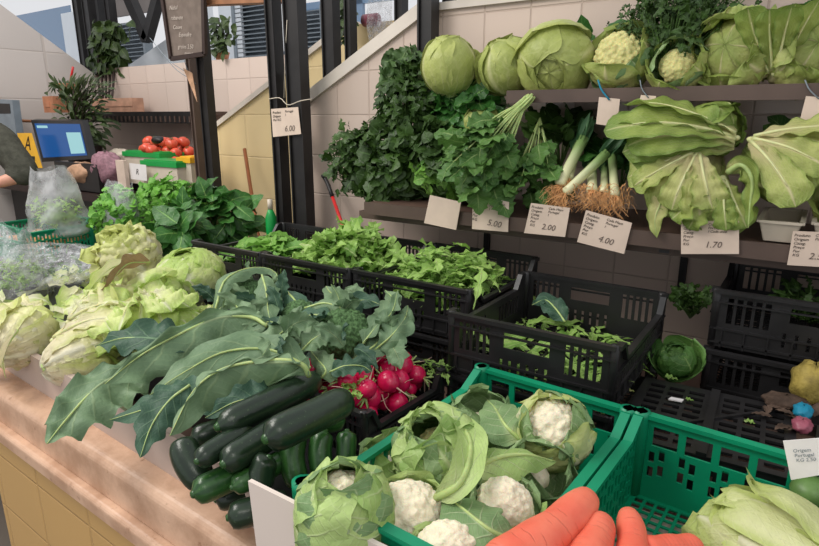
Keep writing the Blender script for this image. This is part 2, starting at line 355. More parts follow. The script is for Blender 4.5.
# ---------------------------------------------------------------- leaves
def spline(pts, n):
    pts = [np.asarray(p, float) for p in pts]; P = [2*pts[0]-pts[1]]+pts+[2*pts[-1]-pts[-2]]; out = []
    for q in np.linspace(0, len(pts)-1-1e-6, n):
        i = int(q); t = q-i; a, b, c, d = P[i:i+4]
        out.append(.5*(2*b+(c-a)*t+(2*a-5*b+4*c-d)*t*t+(3*b-a-3*c+d)*t**3))
    return out
def prof(kind, v):
    if kind == 'oval': return math.sin(math.pi*min(1, v**.75))**.8 if v < 1 else 0
    if kind == 'round': return max(0, math.sin(math.pi*v**.62))**.55
    if kind == 'fan': return (.12+.88*v**.75)*math.sqrt(max(0, 1-max(0, (v-.72)/.28)**2.6))
    if kind == 'strap': return min(1, v*6)*.9*(1-max(0, v-.6)/.4*.9)
    if kind == 'broc': return max(0.03, math.sin(math.pi*min(1, max(0, (v-.12)/.88)**.8)))**.6 if v > .12 else .05
    if kind == 'blade': return (.35+.65*min(1, v*1.6))*math.sqrt(max(0, 1-max(0, (v-.7)/.3)**2.6))
    if kind == 'spear': return max(0, math.sin(math.pi*v**1.2))*.9
    if kind == 'oak': return max(.06, math.sin(math.pi*min(1, v**.9)))*(.62+.38*math.cos(2*math.pi*v*4.0))
    if kind == 'rocket': return max(.05, math.sin(math.pi*min(1, v**1.6)))*(.55+.45*math.cos(2*math.pi*v*3.5+.5))
    if kind == 'tri': return max(0, math.sin(math.pi*v**.6))*(.7+.3*math.cos(2*math.pi*v*2.5))
    return 1
def leaf_sp(mb, sp, normal, W, kind='oval', cup=0, ruffle=.0, rf=4, lobe=0, nu=6, nv=16, tint=None, ns=None, asym=(1, 1), pleat=0):
    """leaf blade along a spine of 3-D points; normal: upper side"""
    sp = spline(sp, nv); ph = rnd.random()*6.3; tint = rnd.random() if tint is None else tint
    lph = rnd.random()*6.3
    P = np.zeros((2*nu+1, nv, 3)); UV = np.zeros((2*nu+1, nv, 2)); n = nrm(normal)
    for j in range(nv):
        t = nrm(sp[min(j+1, nv-1)]-sp[max(j-1, 0)])
        n = nrm(n-t*np.dot(n, t)); sd = np.cross(t, n); v = j/(nv-1); w0 = prof(kind, v)*W
        for i in range(-nu, nu+1):
            u = i/nu; w = w0*(1+lobe*math.sin(v*31+lph+(2 if u > 0 else 0))*(abs(u)**2))
            w = w*(asym[0] if u < 0 else asym[1]); x = u*w; z = pleat*W*math.cos(u*24+lph)*min(1, v*2)+cup*abs(u)**1.6*w+ruffle*W*abs(u)**1.5*math.sin(2*math.pi*rf*v+ph+(1.7 if u > 0 else 0))*min(1, w0/W*2)+ruffle*.35*W*math.sin(9*v+5*u+ph)*min(1, w0/W)
            xx = x*math.cos(min(1.2, abs(cup)*.5*abs(u)))
            P[i+nu, j] = sp[j]+sd*xx+n*z
            UV[i+nu, j] = (.5+.5*u, v)
    mb.grid(P, UV, tint)
def leaf(mb, base, dr, up, L, W, bend=0, kind='oval', cup=0, ruffle=0, rf=4, lobe=0, nu=4, nv=12, tint=None):
    dr = nrm(dr); up = nrm(np.asarray(up, float)-dr*np.dot(up, dr)); p = np.asarray(base, float); pts = [p]; k = 5
    for i in range(k):
        a = bend*(i+.5)/k; p = p+(dr*math.cos(a)-up*math.sin(a))*L/k; pts.append(p)
    leaf_sp(mb, pts, up, W, kind, cup, ruffle, rf, lobe, nu, nv, tint)
    return pts
def frame(axis, roll=0):
    a = nrm(axis); h = V(0, 0, 1) if abs(a[2]) < .9 else V(1, 0, 0)
    e1 = nrm(np.cross(h, a)); e2 = np.cross(a, e1)
    return a, e1*math.cos(roll)+e2*math.sin(roll), -e1*math.sin(roll)+e2*math.cos(roll)
def wrap_leaf(mb, c, ax, R, sq, az, hw, th1, open_=0, flare=.1, ruffle=.04, rf=4, nu=10, nv=26, tint=None, crinkle=.02, th0=3.05, kind='round', lobe=0, off=0, pleat=.012):
    """leaf wrapped round a head of radius R; th measured from the tip axis (pi = root end)"""
    a, e1, e2 = ax; ph = rnd.random()*6.3; ph2 = rnd.random()*6.3; tint = rnd.random() if tint is None else tint
    P = np.zeros((2*nu+1, nv, 3)); UV = np.zeros((2*nu+1, nv, 2))
    for j in range(nv):
        v = j/(nv-1); v = v+.12*math.sin(math.pi*v)*v; th = th0+(th1-th0)*v; st, ct = math.sin(th), math.cos(th)
        if kind == 'round': wp = (.18+.82*min(1, v*2.2)**.8)*math.sqrt(max(.0, 1-max(0, (v-.62)/.38)**3.2))
        else: wp = (.3+.7*v)*math.sqrt(max(0, 1-max(0, (v-.7)/.3)**2.4))
        for i in range(-nu, nu+1):
            u = i/nu; wq = wp*(1+lobe*math.sin(23*v+ph2+(2 if u > 0 else 0))*abs(u)**3+lobe*.5*math.sin(61*v+ph)*abs(u)**4)
            dphi = u*hw*wq/max(abs(st), .42); phi = az+dphi
            r = R*(1+off)*(1+open_*v*v+flare*abs(u)**2.5*v+ruffle*(abs(u)**2*.9+.9*v**4+.05)*math.sin(2*math.pi*rf*v+ph+(2.1 if u > 0 else 0))
                   +ruffle*v**5*math.sin(7*u+ph2)*.9+pleat*math.cos(u*27+ph)*min(1, v*2)*(1-.3*v)+ruffle*.4*abs(u)**3*math.sin(2*math.pi*rf*2.7*v+ph2)+crinkle*math.sin(11*phi+7*th+ph2)*math.sin(9*th-4*phi+ph)
                   +.05*math.exp(-(u/.12)**2)*(1-v))
            P[i+nu, j] = c+a*ct*r*sq+(e1*math.cos(phi)+e2*math.sin(phi))*st*r
            UV[i+nu, j] = (.5+.5*u, v)
    mb.grid(P, UV, tint)
def heart(mb, c, ax, R, sq, crinkle=.05, seg=28, ring=18, tint=.6):
    a, e1, e2 = ax; ph = rnd.random()*6.3
    P = np.zeros((seg, ring+1, 3)); UV = np.zeros((seg, ring+1, 2))
    for i in range(seg):
        for j in range(ring+1):
            th = math.pi*(1-(.002+.996*j/ring)); p = 2*math.pi*i/seg
            r = R*(1+crinkle*math.sin(5*p+ph+3*th)*math.sin(3*th+ph)+crinkle*.5*math.sin(11*p-7*th)*math.sin(6*th+ph))
            P[i, j] = c+a*math.cos(th)*r*sq+(e1*math.cos(p)+e2*math.sin(p))*math.sin(th)*r
            UV[i, j] = ((i/seg*4) % 1, .25+.75*j/ring)
    mb.grid(P, UV, tint, wrap=True)
def head(name, c, axis, R, label, cat='lettuce', mat='cabbage', sq=1., n=7, hw=(1.1, 1.3), th1=(.25, .8), open_=.05, flare=.12, ruffle=.05, rf=3, crinkle=.02, loose=3, roll=None, group=None, lobe=0, core='stem', inner=.9, loose_open=.5, hcr=.05, mat2=None, pleat=.012):
    c = np.asarray(c, float); ax = frame(axis, rnd.random()*6 if roll is None else roll)
    t = thing(name, c-V(0, 0, R), label, cat, group)
    m = MB(); heart(m, c, ax, R*inner, sq, hcr); m.build('heart', M[mat], t)
    for k in range(n):
        m = MB(); wrap_leaf(m, c, ax, R, sq, k*2.4+(roll or 0), rnd.uniform(*hw), rnd.uniform(*th1), open_*rnd.uniform(.3, 1.3), flare, ruffle, rf, crinkle=crinkle, lobe=lobe, off=k*.012, pleat=pleat)
        m.build('leaf', M[mat], t)
    for k in range(loose):
        m = MB(); wrap_leaf(m, c, ax, R, sq, k*2.4+1.1+(roll or 0), rnd.uniform(*hw)*1.1, rnd.uniform(.9, 1.3), loose_open*rnd.uniform(.7, 1.2), flare*1.5, ruffle*1.6, rf, crinkle=crinkle, lobe=lobe, off=.02+n*.012, pleat=pleat)
        m.build('outer_leaf', M[mat2 or mat], t)
    m = MB(); a = ax[0]; m.tube([c-a*R*sq*1.1, c-a*R*sq*.98, c-a*R*sq*.7], [R*.2, R*.24, R*.24], 12); m.build('stalk', M[core] if core in M else M['stem'], t)
    return t
def endive(name, label, root, axis, L, W, n, spread, mat, up=(0, -.4, 1), droop=.6, kind='fan', ruffle=.10, lobe=.06, cat='lettuce', group=None, cup=.25, rootr=.010, flat=.6, pleat=.016):
    """loose head: ribbed leaves fanning out of a pale root end"""
    root = np.asarray(root, float); a = nrm(axis); up = nrm(np.asarray(up, float)-a*np.dot(up, a)); sd = np.cross(a, up); t = thing(name, root, label, cat, group)
    for k in range(n):
        lay = k/(n-1); q = (((k*0.618) % 1)*2-1); d = nrm(a+sd*q*spread+up*(.05+.35*lay*flat-.25*(1-lay)*flat)); ll = L*rnd.uniform(.8, 1.05)*(1-.25*lay*0)
        pts = [root+up*(.02*lay-.01)+sd*q*.01]
        for j in range(6):
            f = (j+1)/6; dd = nrm(d-up*droop*f*f*rnd.uniform(.7, 1.2)+up*.35*(1-f)); pts.append(pts[-1]+dd*ll/6)
        m = MB(); leaf_sp(m, pts, up+sd*q*.5, W*rnd.uniform(.8, 1.1), kind, cup*(1-1.6*lay)*-1, ruffle, 4.5, lobe, 12, 26, pleat=pleat); lf = m.build('leaf', M[mat], t)
        sp = spline(pts, 14)[:11]; m = MB(); m.tube([p_+up*.001 for p_ in sp], [.0060*(1-.08*i) for i in range(11)], 7); m.build('rib', M['palerib'], lf)
    m = MB(); m.ball(root-a*.004, rootr, 14, 9, (1, 1, .8), bump=.05); m.build('root_end', M['palerib'], t)
    return t
def curd(mb, c, ax, R, n=60, cap=1.25, br=.2):
    a, e1, e2 = ax
    for k in range(n):
        th = math.acos(1-(1-math.cos(cap))*(k+.5)/n); ph = k*2.39996
        d = a*math.cos(th)+(e1*math.cos(ph)+e2*math.sin(ph))*math.sin(th)
        r = R*br*rnd.uniform(.8, 1.25); p = c+d*(R-r*.5)*rnd.uniform(.95, 1.04)
        mb.ball(p, r, 8, 5, bump=.08, tint=rnd.random())
        for q in range(4):
            w = nrm(d+.9*V(rnd.uniform(-1, 1), rnd.uniform(-1, 1), rnd.uniform(-1, 1))); mb.ball(p+w*r*.75, r*.45, 6, 4, tint=rnd.random())
    mb.ball(c-a*R*.15, R*.85, 16, 10)
def fuse(o, vox):
    r = o.modifiers.new('fuse', 'REMESH'); r.mode = 'VOXEL'; r.voxel_size = vox; r.use_smooth_shade = True
    q = o.modifiers.new('soften', 'SMOOTH'); q.factor = .5; q.iterations = 2; return o
def cauliflower(c, axis, R, label, nleaf=7, th1=(.75, 1.15), open_=.25, roll=0, mat='caul', cr=.8, group='cauliflowers in the green crate', cm='curd', hw=(.75, .95), big=None):
    c = np.asarray(c, float); ax = frame(axis, roll)
    t = thing('cauliflower', c-V(0, 0, R), label, 'cauliflower', group)
    m = MB(); curd(m, c, ax, R*cr, 70, 1.3, .2); fuse(m.build('curd', M[cm], t), .0026)
    for k in range(nleaf):
        m = MB(); az = roll+k*2*math.pi/nleaf+rnd.uniform(-.2, .2)
        wrap_leaf(m, c, ax, R, 1.05, az, rnd.uniform(*hw), rnd.uniform(*th1), open_*rnd.uniform(.4, 1.3), .10, .045, 4, crinkle=.015, lobe=.05, off=.012*(k % 3), nv=30, nu=10, pleat=.008)
        m.build('leaf', M[mat if k % 3 else 'caul_grey'], t)
    m = MB(); a = ax[0]; m.tube([c-a*R*1.25, c-a*R*1.1, c-a*R*.6], [R*.24, R*.27, R*.25], 12); m.build('stalk', M['stem'], t)
    return t
def bunch(name, label, cat, root, axis, L, spread, n, lw, ll, mat, kind='oval', stem='stemgreen', ruffle=.15, cup=.2, droop=.6, group=None, stems=True, min_t=.35, stemr=.0022, lobe=0, nu=3, nv=8, flat=1.):
    """a tied bunch: stems start together at root, leaves fill the far part"""
    root = np.asarray(root, float); a, e1, e2 = frame(axis)
    if abs(e2[2]) < abs(e1[2]): e1, e2 = e2, e1
    t = thing(name, root, label, cat, group); ml = MB(); ms = MB()
    for k in range(n):
        r = math.sqrt(rnd.random()); ph = rnd.random()*2*math.pi; f = min_t+(1-min_t)*rnd.random()
        d = nrm(a+(e1*math.cos(ph)*r+e2*math.sin(ph)*r*flat)*spread)
        tip = root+d*L*f-V(0, 0, droop*L*f*f*r*.3)
        o = nrm(d*.8+(e1*math.cos(ph)+e2*math.sin(ph))*.9*rnd.random()+V(rnd.uniform(-.5, .5), rnd.uniform(-.5, .5), rnd.uniform(-.3, .5)))
        s = rnd.uniform(.7, 1.25)
        leaf(ml, tip, o, nrm(V(rnd.uniform(-.5, .5), rnd.uniform(-.9, .1), 1)), ll*s, lw*s, droop*rnd.uniform(.4, 1.5), kind, cup*rnd.uniform(-.5, 1), ruffle, 3, lobe, nu, nv)
        if stems and k % 3 == 0: ms.tube([root, root+d*L*f*.5, tip], [stemr*1.3, stemr, stemr*.7], 5)
    ml.build('leaves', M[mat], t)
    if stems: ms.build('stems', M[stem], t)
    return t
def mound(name, label, cat, c, rx, ry, rz, n, lw, ll, mat, kind='oval', stem='stemgreen', ruffle=.15, cup=.2, droop=.8, lobe=0, nu=3, nv=8, group=None, base=None):
    """a bushy bunch: leaves over an uneven ellipsoid, stems running down to its foot"""
    c = np.asarray(c, float); foot = c-V(0, 0, rz) if base is None else np.asarray(base, float); t = thing(name, foot, label, cat, group); ml = MB(); ms = MB(); q = [rnd.uniform(0, 6) for _ in range(4)]
    for k in range(n):
        z = rnd.uniform(-.9, 1); p = rnd.random()*6.283; s = math.sqrt(1-z*z); k_ = 1+.16*math.sin(3*p+q[0]+2*z)+.12*math.sin(7*p+5*z+q[1])
        dn = V(s*math.cos(p), s*math.sin(p), z); r = k_*(.62+.38*rnd.random()); pos = c+V(rx*dn[0], ry*dn[1], rz*dn[2])*r
        d = nrm(dn*.8+V(rnd.uniform(-.7, .7), rnd.uniform(-.7, .7), rnd.uniform(-.7, .4))); sc = rnd.uniform(.65, 1.3)
        leaf(ml, pos-d*ll*.4, d, nrm(dn+V(rnd.uniform(-.6, .6), rnd.uniform(-.8, .1), rnd.uniform(0, 1))), ll*sc, lw*sc, droop*rnd.uniform(.2, 1.5), kind, cup*rnd.uniform(-.6, 1), ruffle, 3, lobe, nu, nv)
        if k % 4 == 0: ms.tube([foot+V(rnd.uniform(-.02, .02), rnd.uniform(-.02, .02), 0), (foot+pos)/2+V(0, 0, .01), pos], [.003, .0024, .0015], 5, caps=False)
    ml.build('leaves', M[mat], t); ms.build('stems', M[stem], t)
    return t
def ordinal_labels(pts, nrow, fmt, rowname):
    """a label per point from its row (nearest row last) and its place from the left"""
    O = ['first', 'second', 'third', 'fourth', 'fifth', 'sixth', 'seventh', 'eighth', 'ninth', 'tenth', 'eleventh', 'twelfth', 'thirteenth', 'fourteenth', 'fifteenth', 'sixteenth', 'seventeenth', 'eighteenth', 'nineteenth', 'twentieth']
    pp = []
    for i, p in enumerate(pts):
        d = np.asarray(p)-CAM; z = d@Fw; pp.append((-(d@Up)/z, (d@Rt)/z, i))
    pp.sort(); out = {}; n = len(pp)
    for r in range(nrow):
        row = sorted(pp[r*n//nrow:(r+1)*n//nrow], key=lambda a: a[1])
        for j, a in enumerate(row): out[a[2]] = fmt.format(O[j], rowname[r])
    return out
def loose_leaves(mb, x0, x1, y0, y1, z, n, ll, lw, kind, ruffle=.15, hump=.05, lobe=0, rise=.5, nu=3, nv=9, bend=(.2, 1.3), gather=False):
    for k in range(n):
        x = rnd.uniform(x0, x1); y = rnd.uniform(y0, y1)
        if gather: x = min(x1, max(x0, rnd.gauss((x0+x1)/2, (x1-x0)*.25))); y = min(y1, max(y0, rnd.gauss((y0+y1)/2, (y1-y0)*.25)))
        q = 1-((2*(x-x0)/(x1-x0)-1)**2+(2*(y-y0)/(y1-y0)-1)**2)*.5
        ang = rnd.random()*6.3; s = rnd.uniform(.65, 1.2)
        zz = z+hump*max(0, q)*rnd.uniform(.3, 1)
        leaf(mb, (x-math.cos(ang)*ll*.4*s, y-math.sin(ang)*ll*.4*s, zz), (math.cos(ang), math.sin(ang), rnd.uniform(-.1, rise)), (rnd.uniform(-.5, .5), rnd.uniform(-.6, .3), 1), ll*s, lw*s, rnd.uniform(*bend), kind, rnd.uniform(-.3, .5), ruffle, 3, lobe, nu, nv)

# ---------------------------------------------------------------- writing
def write(parent, name, text, o, right, up, size, mat, shear=.25):
    cu = bpy.data.curves.new(name, 'FONT'); cu.body = text; cu.size = size; cu.shear = shear; cu.extrude = .0001; cu.space_line = 1.0; cu.resolution_u = 2
    ob = bpy.data.objects.new(name, cu); COL.objects.link(ob)
    me = bpy.data.meshes.new_from_object(ob); bpy.data.objects.remove(ob); ob = bpy.data.objects.new(name, me); COL.objects.link(ob)
    right = nrm(right); n = nrm(np.cross(right, up)); up = np.cross(n, right)
    mt = mathutils.Matrix(((right[0], up[0], n[0], o[0]), (right[1], up[1], n[1], o[1]), (right[2], up[2], n[2], o[2]), (0, 0, 0, 1)))
    me.materials.clear(); me.materials.append(mat); ob.parent = parent
    ob.matrix_basis = mathutils.Matrix.Translation(-Vector(parent.location)) @ mt
    return ob
def card(label, px, y, texts=(), mat='card', name='price_card', cat='price card', group=None, yb=None, strings=()):
    """px: four corners TL TR BR BL as seen; the card hangs at depth y (yb: depth of its lower edge)"""
    yb = y if yb is None else yb
    P = [at(*px[0], y=y), at(*px[1], y=y), at(*px[2], y=yb), at(*px[3], y=yb)]
    t = thing(name, (P[2]+P[3])/2, label, cat, group)
    n = nrm(np.cross(P[1]-P[0], P[3]-P[0]))
    if n[1] < 0: n = -n
    m = MB(); m.prism(P, n*.0015); m.build('card', M[mat], t)
    R_ = P[1]-P[0]; D_ = P[3]-P[0]; w = np.linalg.norm(R_); h = np.linalg.norm(D_)
    for (s, u, v, sz, ink) in texts:
        write(t, 'writing', s, P[0]+R_*u+D_*v-n*.0012, R_, -D_, h*sz, M[ink])
    for (a, b) in strings:
        mm = MB(); mm.tube(spline([a, (a+b)/2+V(0, 0, -.01), b], 6), .0015, 5); mm.build('string', M['whiteplastic'], t)
    return t


# ================================================================ SETTING
YW = 2.3                                                   # stall's back wall
def wall_poly(name, pts, n, mat): m = MB(); m.prism(pts, n); return struct(name, m, M[mat])
wl = at(308, 105, y=YW); wt = at(430, 12, y=YW); w3 = at(819, -22, y=YW)
X0 = wl[0]
zt = wt[2]
wall_poly('wall_back', [V(X0, YW, 0), V(1.6, YW, 0), V(1.6, YW, zt), V(wt[0], YW, zt), V(X0, YW, wl[2])], (0, .12, 0), 'white_tile')
m = MB(); dv = nrm(wt-wl); nn = V(-dv[2], 0, dv[0])
m.obox(wl+V(0, -.02, 0)-dv*.02, wt-wl+dv*.03, V(0, .16, 0), nn*.055); m.obox(V(wt[0], YW-.02, zt), V(3, 0, 0), V(0, .16, 0), V(0, 0, .03))
struct('trim_1', m, M['cap'], 'white marble coping along the sloping top of the back wall')
# yellow stall wall behind
YY = 3.0
y1 = at(212, 132, y=YY); y2 = at(350, 25, y=YY)
wall_poly('wall_yellow', [V(y1[0]-.05, YY, 0), V(-1.9, YY, 0), V(-1.9, YY, y2[2]), V(y2[0], YY, y2[2]), V(y1[0]-.05, YY, y1[2])], (0, .1, 0), 'yellow_tile')
m = MB(); dv = nrm(y2-y1); m.obox(y1-dv*.05+V(0, -.02, 0), y2-y1+dv*.05, V(0, .14, 0), V(-dv[2], 0, dv[0])*.035); struct('trim_2', m, M['cap'], 'pale coping along the sloping top of the yellow wall')
# far white walls
YF = 3.6; XL = -6.5
f0 = at(100, 69, y=YF)
wall_poly('wall_far', [V(XL, YF, 0), V(-3.0, YF, 0), V(-3.0, YF, f0[2]), V(XL, YF, f0[2])], (0, .12, 0), 'far_tile')
l0 = at(0, 4, x=XL); l1 = at(97, 76, x=XL)
sl = (l0[2]-l1[2])/(l1[1]-l0[1])
wall_poly('wall_left', [V(XL, -1.5, 0), V(XL, YF, 0), V(XL, YF, l1[2]-(YF-l1[1])*sl*0), V(XL, l1[1], l1[2]), V(XL, l0[1], l0[2]), V(XL, -1.5, l0[2]+(l0[1]+1.5)*sl)], (-.12, 0, 0), 'white_tile_side')
g0, g1, g2_ = at(125, 66, y=4.6), at(165, 40, y=4.6), at(205, 3, y=4.6)
wall_poly('wall_beyond', [V(g0[0]-.1, 4.6, 0), V(g2_[0], 4.6, 0), g2_, g1, g0+V(-.1, 0, -.05)], (0, .1, 0), 'facade_white')
m = MB(); m.box(-11, 4, -3, 9, -.05, 0); struct('floor', m, M['floor'])
# window wall behind the market stalls
YG = 6.2
m = MB()
def P6(px, py): return at(px, py, y=YG)
def panel(mm, px0, py0, px1, py1, y=YG, th=.05):
    a = at(px0, py0, y=y); b = at(px1, py1, y=y); mm.box(min(a[0], b[0]), max(a[0], b[0]), y, y+th, min(a[2], b[2]), max(a[2], b[2]))
m = MB(); panel(m, -60, 13, 88, -60); panel(m, 110, 18, 170, -40); struct('trim_3', m, M['facade'], 'grey beam over the far windows')
m = MB(); panel(m, 70, 80, 81, 10); panel(m, 222, 60, 238, -20); panel(m, 598, 30, 606, -40); struct('trim_4', m, M['facade_white'], 'white window frame posts')
m = MB(); panel(m, -30, 90, 70, 5, YG+.1, .01); struct('window_1', m, M['glass'], 'blue grey window pane behind the sloping white wall')
def louvre(name, px0, py0, px1, py1, n, label, y=YG):
    a = at(px0, py0, y=y); b = at(px1, py1, y=y); zz0, zz1 = sorted((a[2], b[2])); h = (zz1-zz0)/n; mm = MB()
    for k in range(n): mm.obox((a[0], y, zz0+k*h), (b[0]-a[0], 0, 0), (0, .10, h*.55), (0, 0, .012))
    for q in (a[0], b[0]): mm.box(q-.03, q+.03, y-.02, y+.12, zz0, zz1)
    mm.box(min(a[0], b[0]), max(a[0], b[0]), y+.14, y+.15, zz0, zz1)
    struct(name, mm, M['louver'], label)
louvre('window_2', 118, 70, 142, 18, 12, 'grey louvred window behind the hanging plant')
louvre('window_3', 238, 75, 272, -20, 20, 'grey louvred window right of the chalkboard')
louvre('window_4', 290, 70, 322, 5, 14, 'louvred window behind the black posts')
m = MB(); panel(m, 272, 80, 420, 40, YG+.3, .05); panel(m, 355, 40, 362, -20); panel(m, 300, 4, 420, -4); struct('window_5', m, M['glass'], 'blue glazing behind the back wall')
m = MB(); panel(m, 455, 12, 820, -80, 6.6, .05); struct('window_6', m, M['facade_white'], 'pale window wall over the back wall')
# beams of the stall structure
def post(px, y, w, z0, z1, label, name='steel_post', group=None, dp=.05, cat='post', mat='black_steel'):
    c = at(px, 60, y=y); m = MB()
    m.box(c[0]-w/2, c[0]+w/2, y-dp/2, y+dp/2, z0, z1)
    # flanges of the channel section and bolt plates
    m.box(c[0]-w/2-.004, c[0]-w/2+.004, y-dp/2-.012, y+dp/2, z0, z1); m.box(c[0]+w/2-.004, c[0]+w/2+.004, y-dp/2-.012, y+dp/2, z0, z1)
    o = m.build(name, M[mat], origin=(c[0], y, z0)); tag(o, label, cat, group); return o
post(276.5, 2.16, .045, 0, 2.6, 'narrow black steel post, left one of the pair holding the price card')
p2 = post(297.5, 2.16, .088, 0, 2.6, 'wide black steel post standing at the left end of the white tiled wall')
m = MB()
for zz in (1.42, 1.1, 1.75):
    m = MB(); m.box(p2.location[0]-.085, p2.location[0]-.045, 2.17, 2.19, zz, zz+.05); m.build('tie_plate', M['black_steel'], p2)
post(428.5, 2.24, .062, 1.265, 2.6, 'black steel post behind the cabbages at the start of the upper shelf')
post(332.5, 2.55, .075, 0, 2.6, 'black steel post rising behind the sloping wall top, nearest the double post')
post(352, 2.75, .035, 0, 2.6, 'thin black steel post behind the sloping wall top, beside the hanging leaves')
post(402, 2.75, .04, 0, 2.6, 'thin black steel post beside the clear plastic bag')
post(449, 3.1, .05, 0, 2.7, 'black steel post just right of the marble coping peak')
post(204.5, 2.55, .068, 0, 2.6, 'black steel post that carries the chalkboard')
post(192, 2.65, .036, 0, 2.0, 'slim dark post just left of the chalkboard post', mat='brown_steel')
for k, (px, w, y) in enumerate(((86, .10, 4.2), (96, .12, 4.0), (106, .10, 4.3), (117, .085, 4.1))):
    post(px, y, w, 0, 3.6, ('leftmost of the four black posts behind the hanging plant', 'second black post from the left behind the hanging plant', 'third black post from the left behind the hanging plant', 'rightmost of the four black posts behind the hanging plant')[k], dp=.08)
m = MB()
a, b = at(128, -6, y=4.3), at(148, 40, y=4.3); m.bar(a, b, .12, .10, (0, 1, 0)); a, b = at(160, -8, y=4.3), at(147, 40, y=4.3); m.bar(a, b, .10, .10, (0, 1, 0))
tag(m.build('brace', M['black_steel'], origin=at(147, 40, y=4.3)), 'black steel V brace between the far posts and the chalkboard', 'brace')
a, b = at(-20, -6, y=4.4), at(135, 8, y=4.4)
m = MB(); m.bar(at(178, 2, y=2.5), at(290, -3, y=2.5), .07, .055); tag(m.build('crossbar', M['wood'], origin=at(204, 0, y=2.5)), 'brown wooden crossbar above the chalkboard post', 'beam')
# chalkboard
P = [at(162, -12, y=2.42), at(204, -12, y=2.42), at(205.5, 54, y=2.42), at(172, 59, y=2.42)]
t = thing('chalkboard', P[3], 'small dark framed chalkboard with faint white handwriting hung on the black post', 'chalkboard')
m = MB(); m.prism(P, (0, .012, 0)); m.build('slate', M['slate'], t)
m = MB()
for i in range(4): m.bar(P[i]+V(0, -.004, 0), P[(i+1) % 4]+V(0, -.004, 0), .026, .022, (0, 1, 0))
m.build('frame', M['dark_wood'], t)
R_ = P[1]-P[0]; D_ = P[3]-P[0]
for s, u, v in (('Nabal', .12, .30), ('rabanete', .12, .44), ('Couve', .14, .57), ('Espinafre', .26, .67), ('grelos 2.50', .20, .84), ('tomate', .34, .93)):
    write(t, 'writing', s, P[0]+R_*u+D_*v+V(0, -.003, 0), R_+V(0, 0, .02), -D_, .034, M['chalk'])
# wires under the board and rolled paper
for k, (a, b) in enumerate((((150, 38), (186, 72)), ((158, 48), (192, 80)), ((184, 60), (196, 84)))):
    m = MB(); p, q = at(*a, y=2.5), at(*b, y=2.5); m.tube(spline([p, (p+q)/2+V(0, 0, -.03), q], 8), .0022, 5)
    tag(m.build('wire', M['louver'], origin=q), ('long grey wire running down left of the chalkboard', 'lower grey wire hanging left of the chalkboard', 'short wire hanging under the chalkboard')[k], 'wire')
m = MB(); p = [at(183, 68, y=2.48), at(192, 73, y=2.48), at(197, 102, y=2.48), at(193, 92, y=2.48)]; m.prism(p, (0, .004, 0)); tag(m.build('paper_tag', M['bread'], origin=p[2]), 'folded brown paper tag hanging under the chalkboard', 'tag')

# ---------------------------------------------------------------- counter
CY0, CZ = .66, .80
def cy(x): return .655-.045*(x+.8)*0      # front edge of the curb
m = MB(); m.prism([V(-3.3, .812, .70), V(1.5, .658, .70), V(1.5, 2.13, .70), V(-3.3, 2.13, .70)], (0, 0, .075))
tag(m.build('stall_counter', M['shelf_wood'], origin=(-1, 1, .7)), 'long stall counter carrying the crates and vegetables', 'counter')
def sweep(pf, x0, x1, n=2):
    mm = MB(); k = len(pf); vs = []; 
    for x in (x0, x1): vs += [(x, y+.035*(-.8-x)*.9, z) for y, z in pf]
    fs = [(i, (i+1) % k, (i+1) % k+k, i+k) for i in range(k)]+[tuple(range(k))[::-1], tuple(range(k, 2*k))]
    mm.add(vs, fs, smooth=False); return mm
arc = [(.625+.025*math.cos(a), .775+.025*math.sin(a)) for a in np.linspace(math.pi/2, math.pi, 7)]
m = sweep([(.72, .704), (.72, .80)]+arc+[(.597, .704)], -3.3, 1.4)
tag(m.build('marble_curb', M['marble'], origin=(-1, .6, .7)), 'pinkish marble curb with rounded edge along the counter front', 'stone edge')
arc2 = [(.582+.012*math.cos(a), .690+.012*math.sin(a)) for a in np.linspace(math.pi/2, math.pi, 5)]
m = sweep([(.72, .663), (.72, .702)]+arc2+[(.570, .663)], -3.3, 1.4)
tag(m.build('marble_ledge', M['marble'], origin=(-1, .58, .68)), 'narrow marble ledge under the curb above the yellow tiles', 'stone edge')
m = sweep([(.592, 0), (.592, .66), (.72, .66), (.72, 0)], -2.05, 1.4); struct('wall_counter', m, M['counter_tile'], 'yellow tiled front of the counter')
m = MB(); a = V(-2.1, .735, .80); b = V(-.80, .665, .80); m.bar(a+V(0, 0, .055), b+V(0, 0, .055), .018, .11)
tag(m.build('riser_board', M['slab'], origin=a), 'long pale pink board holding back the lettuces above the marble curb', 'board')
# white board in front of the green crate
a, b = at(248, 481, y=.575), at(372, 548, y=.575)
z0 = .81
m = MB(); p = [a, V(b[0]+.15, a[1], a[2]), V(b[0]+.15, a[1], z0), V(a[0]+.012, a[1], z0)]; m.prism(p, (0, .008, 0))
tag(m.build('front_board', M['board'], origin=p[3]), 'white plastic board standing in front of the green crate of cauliflowers', 'board')

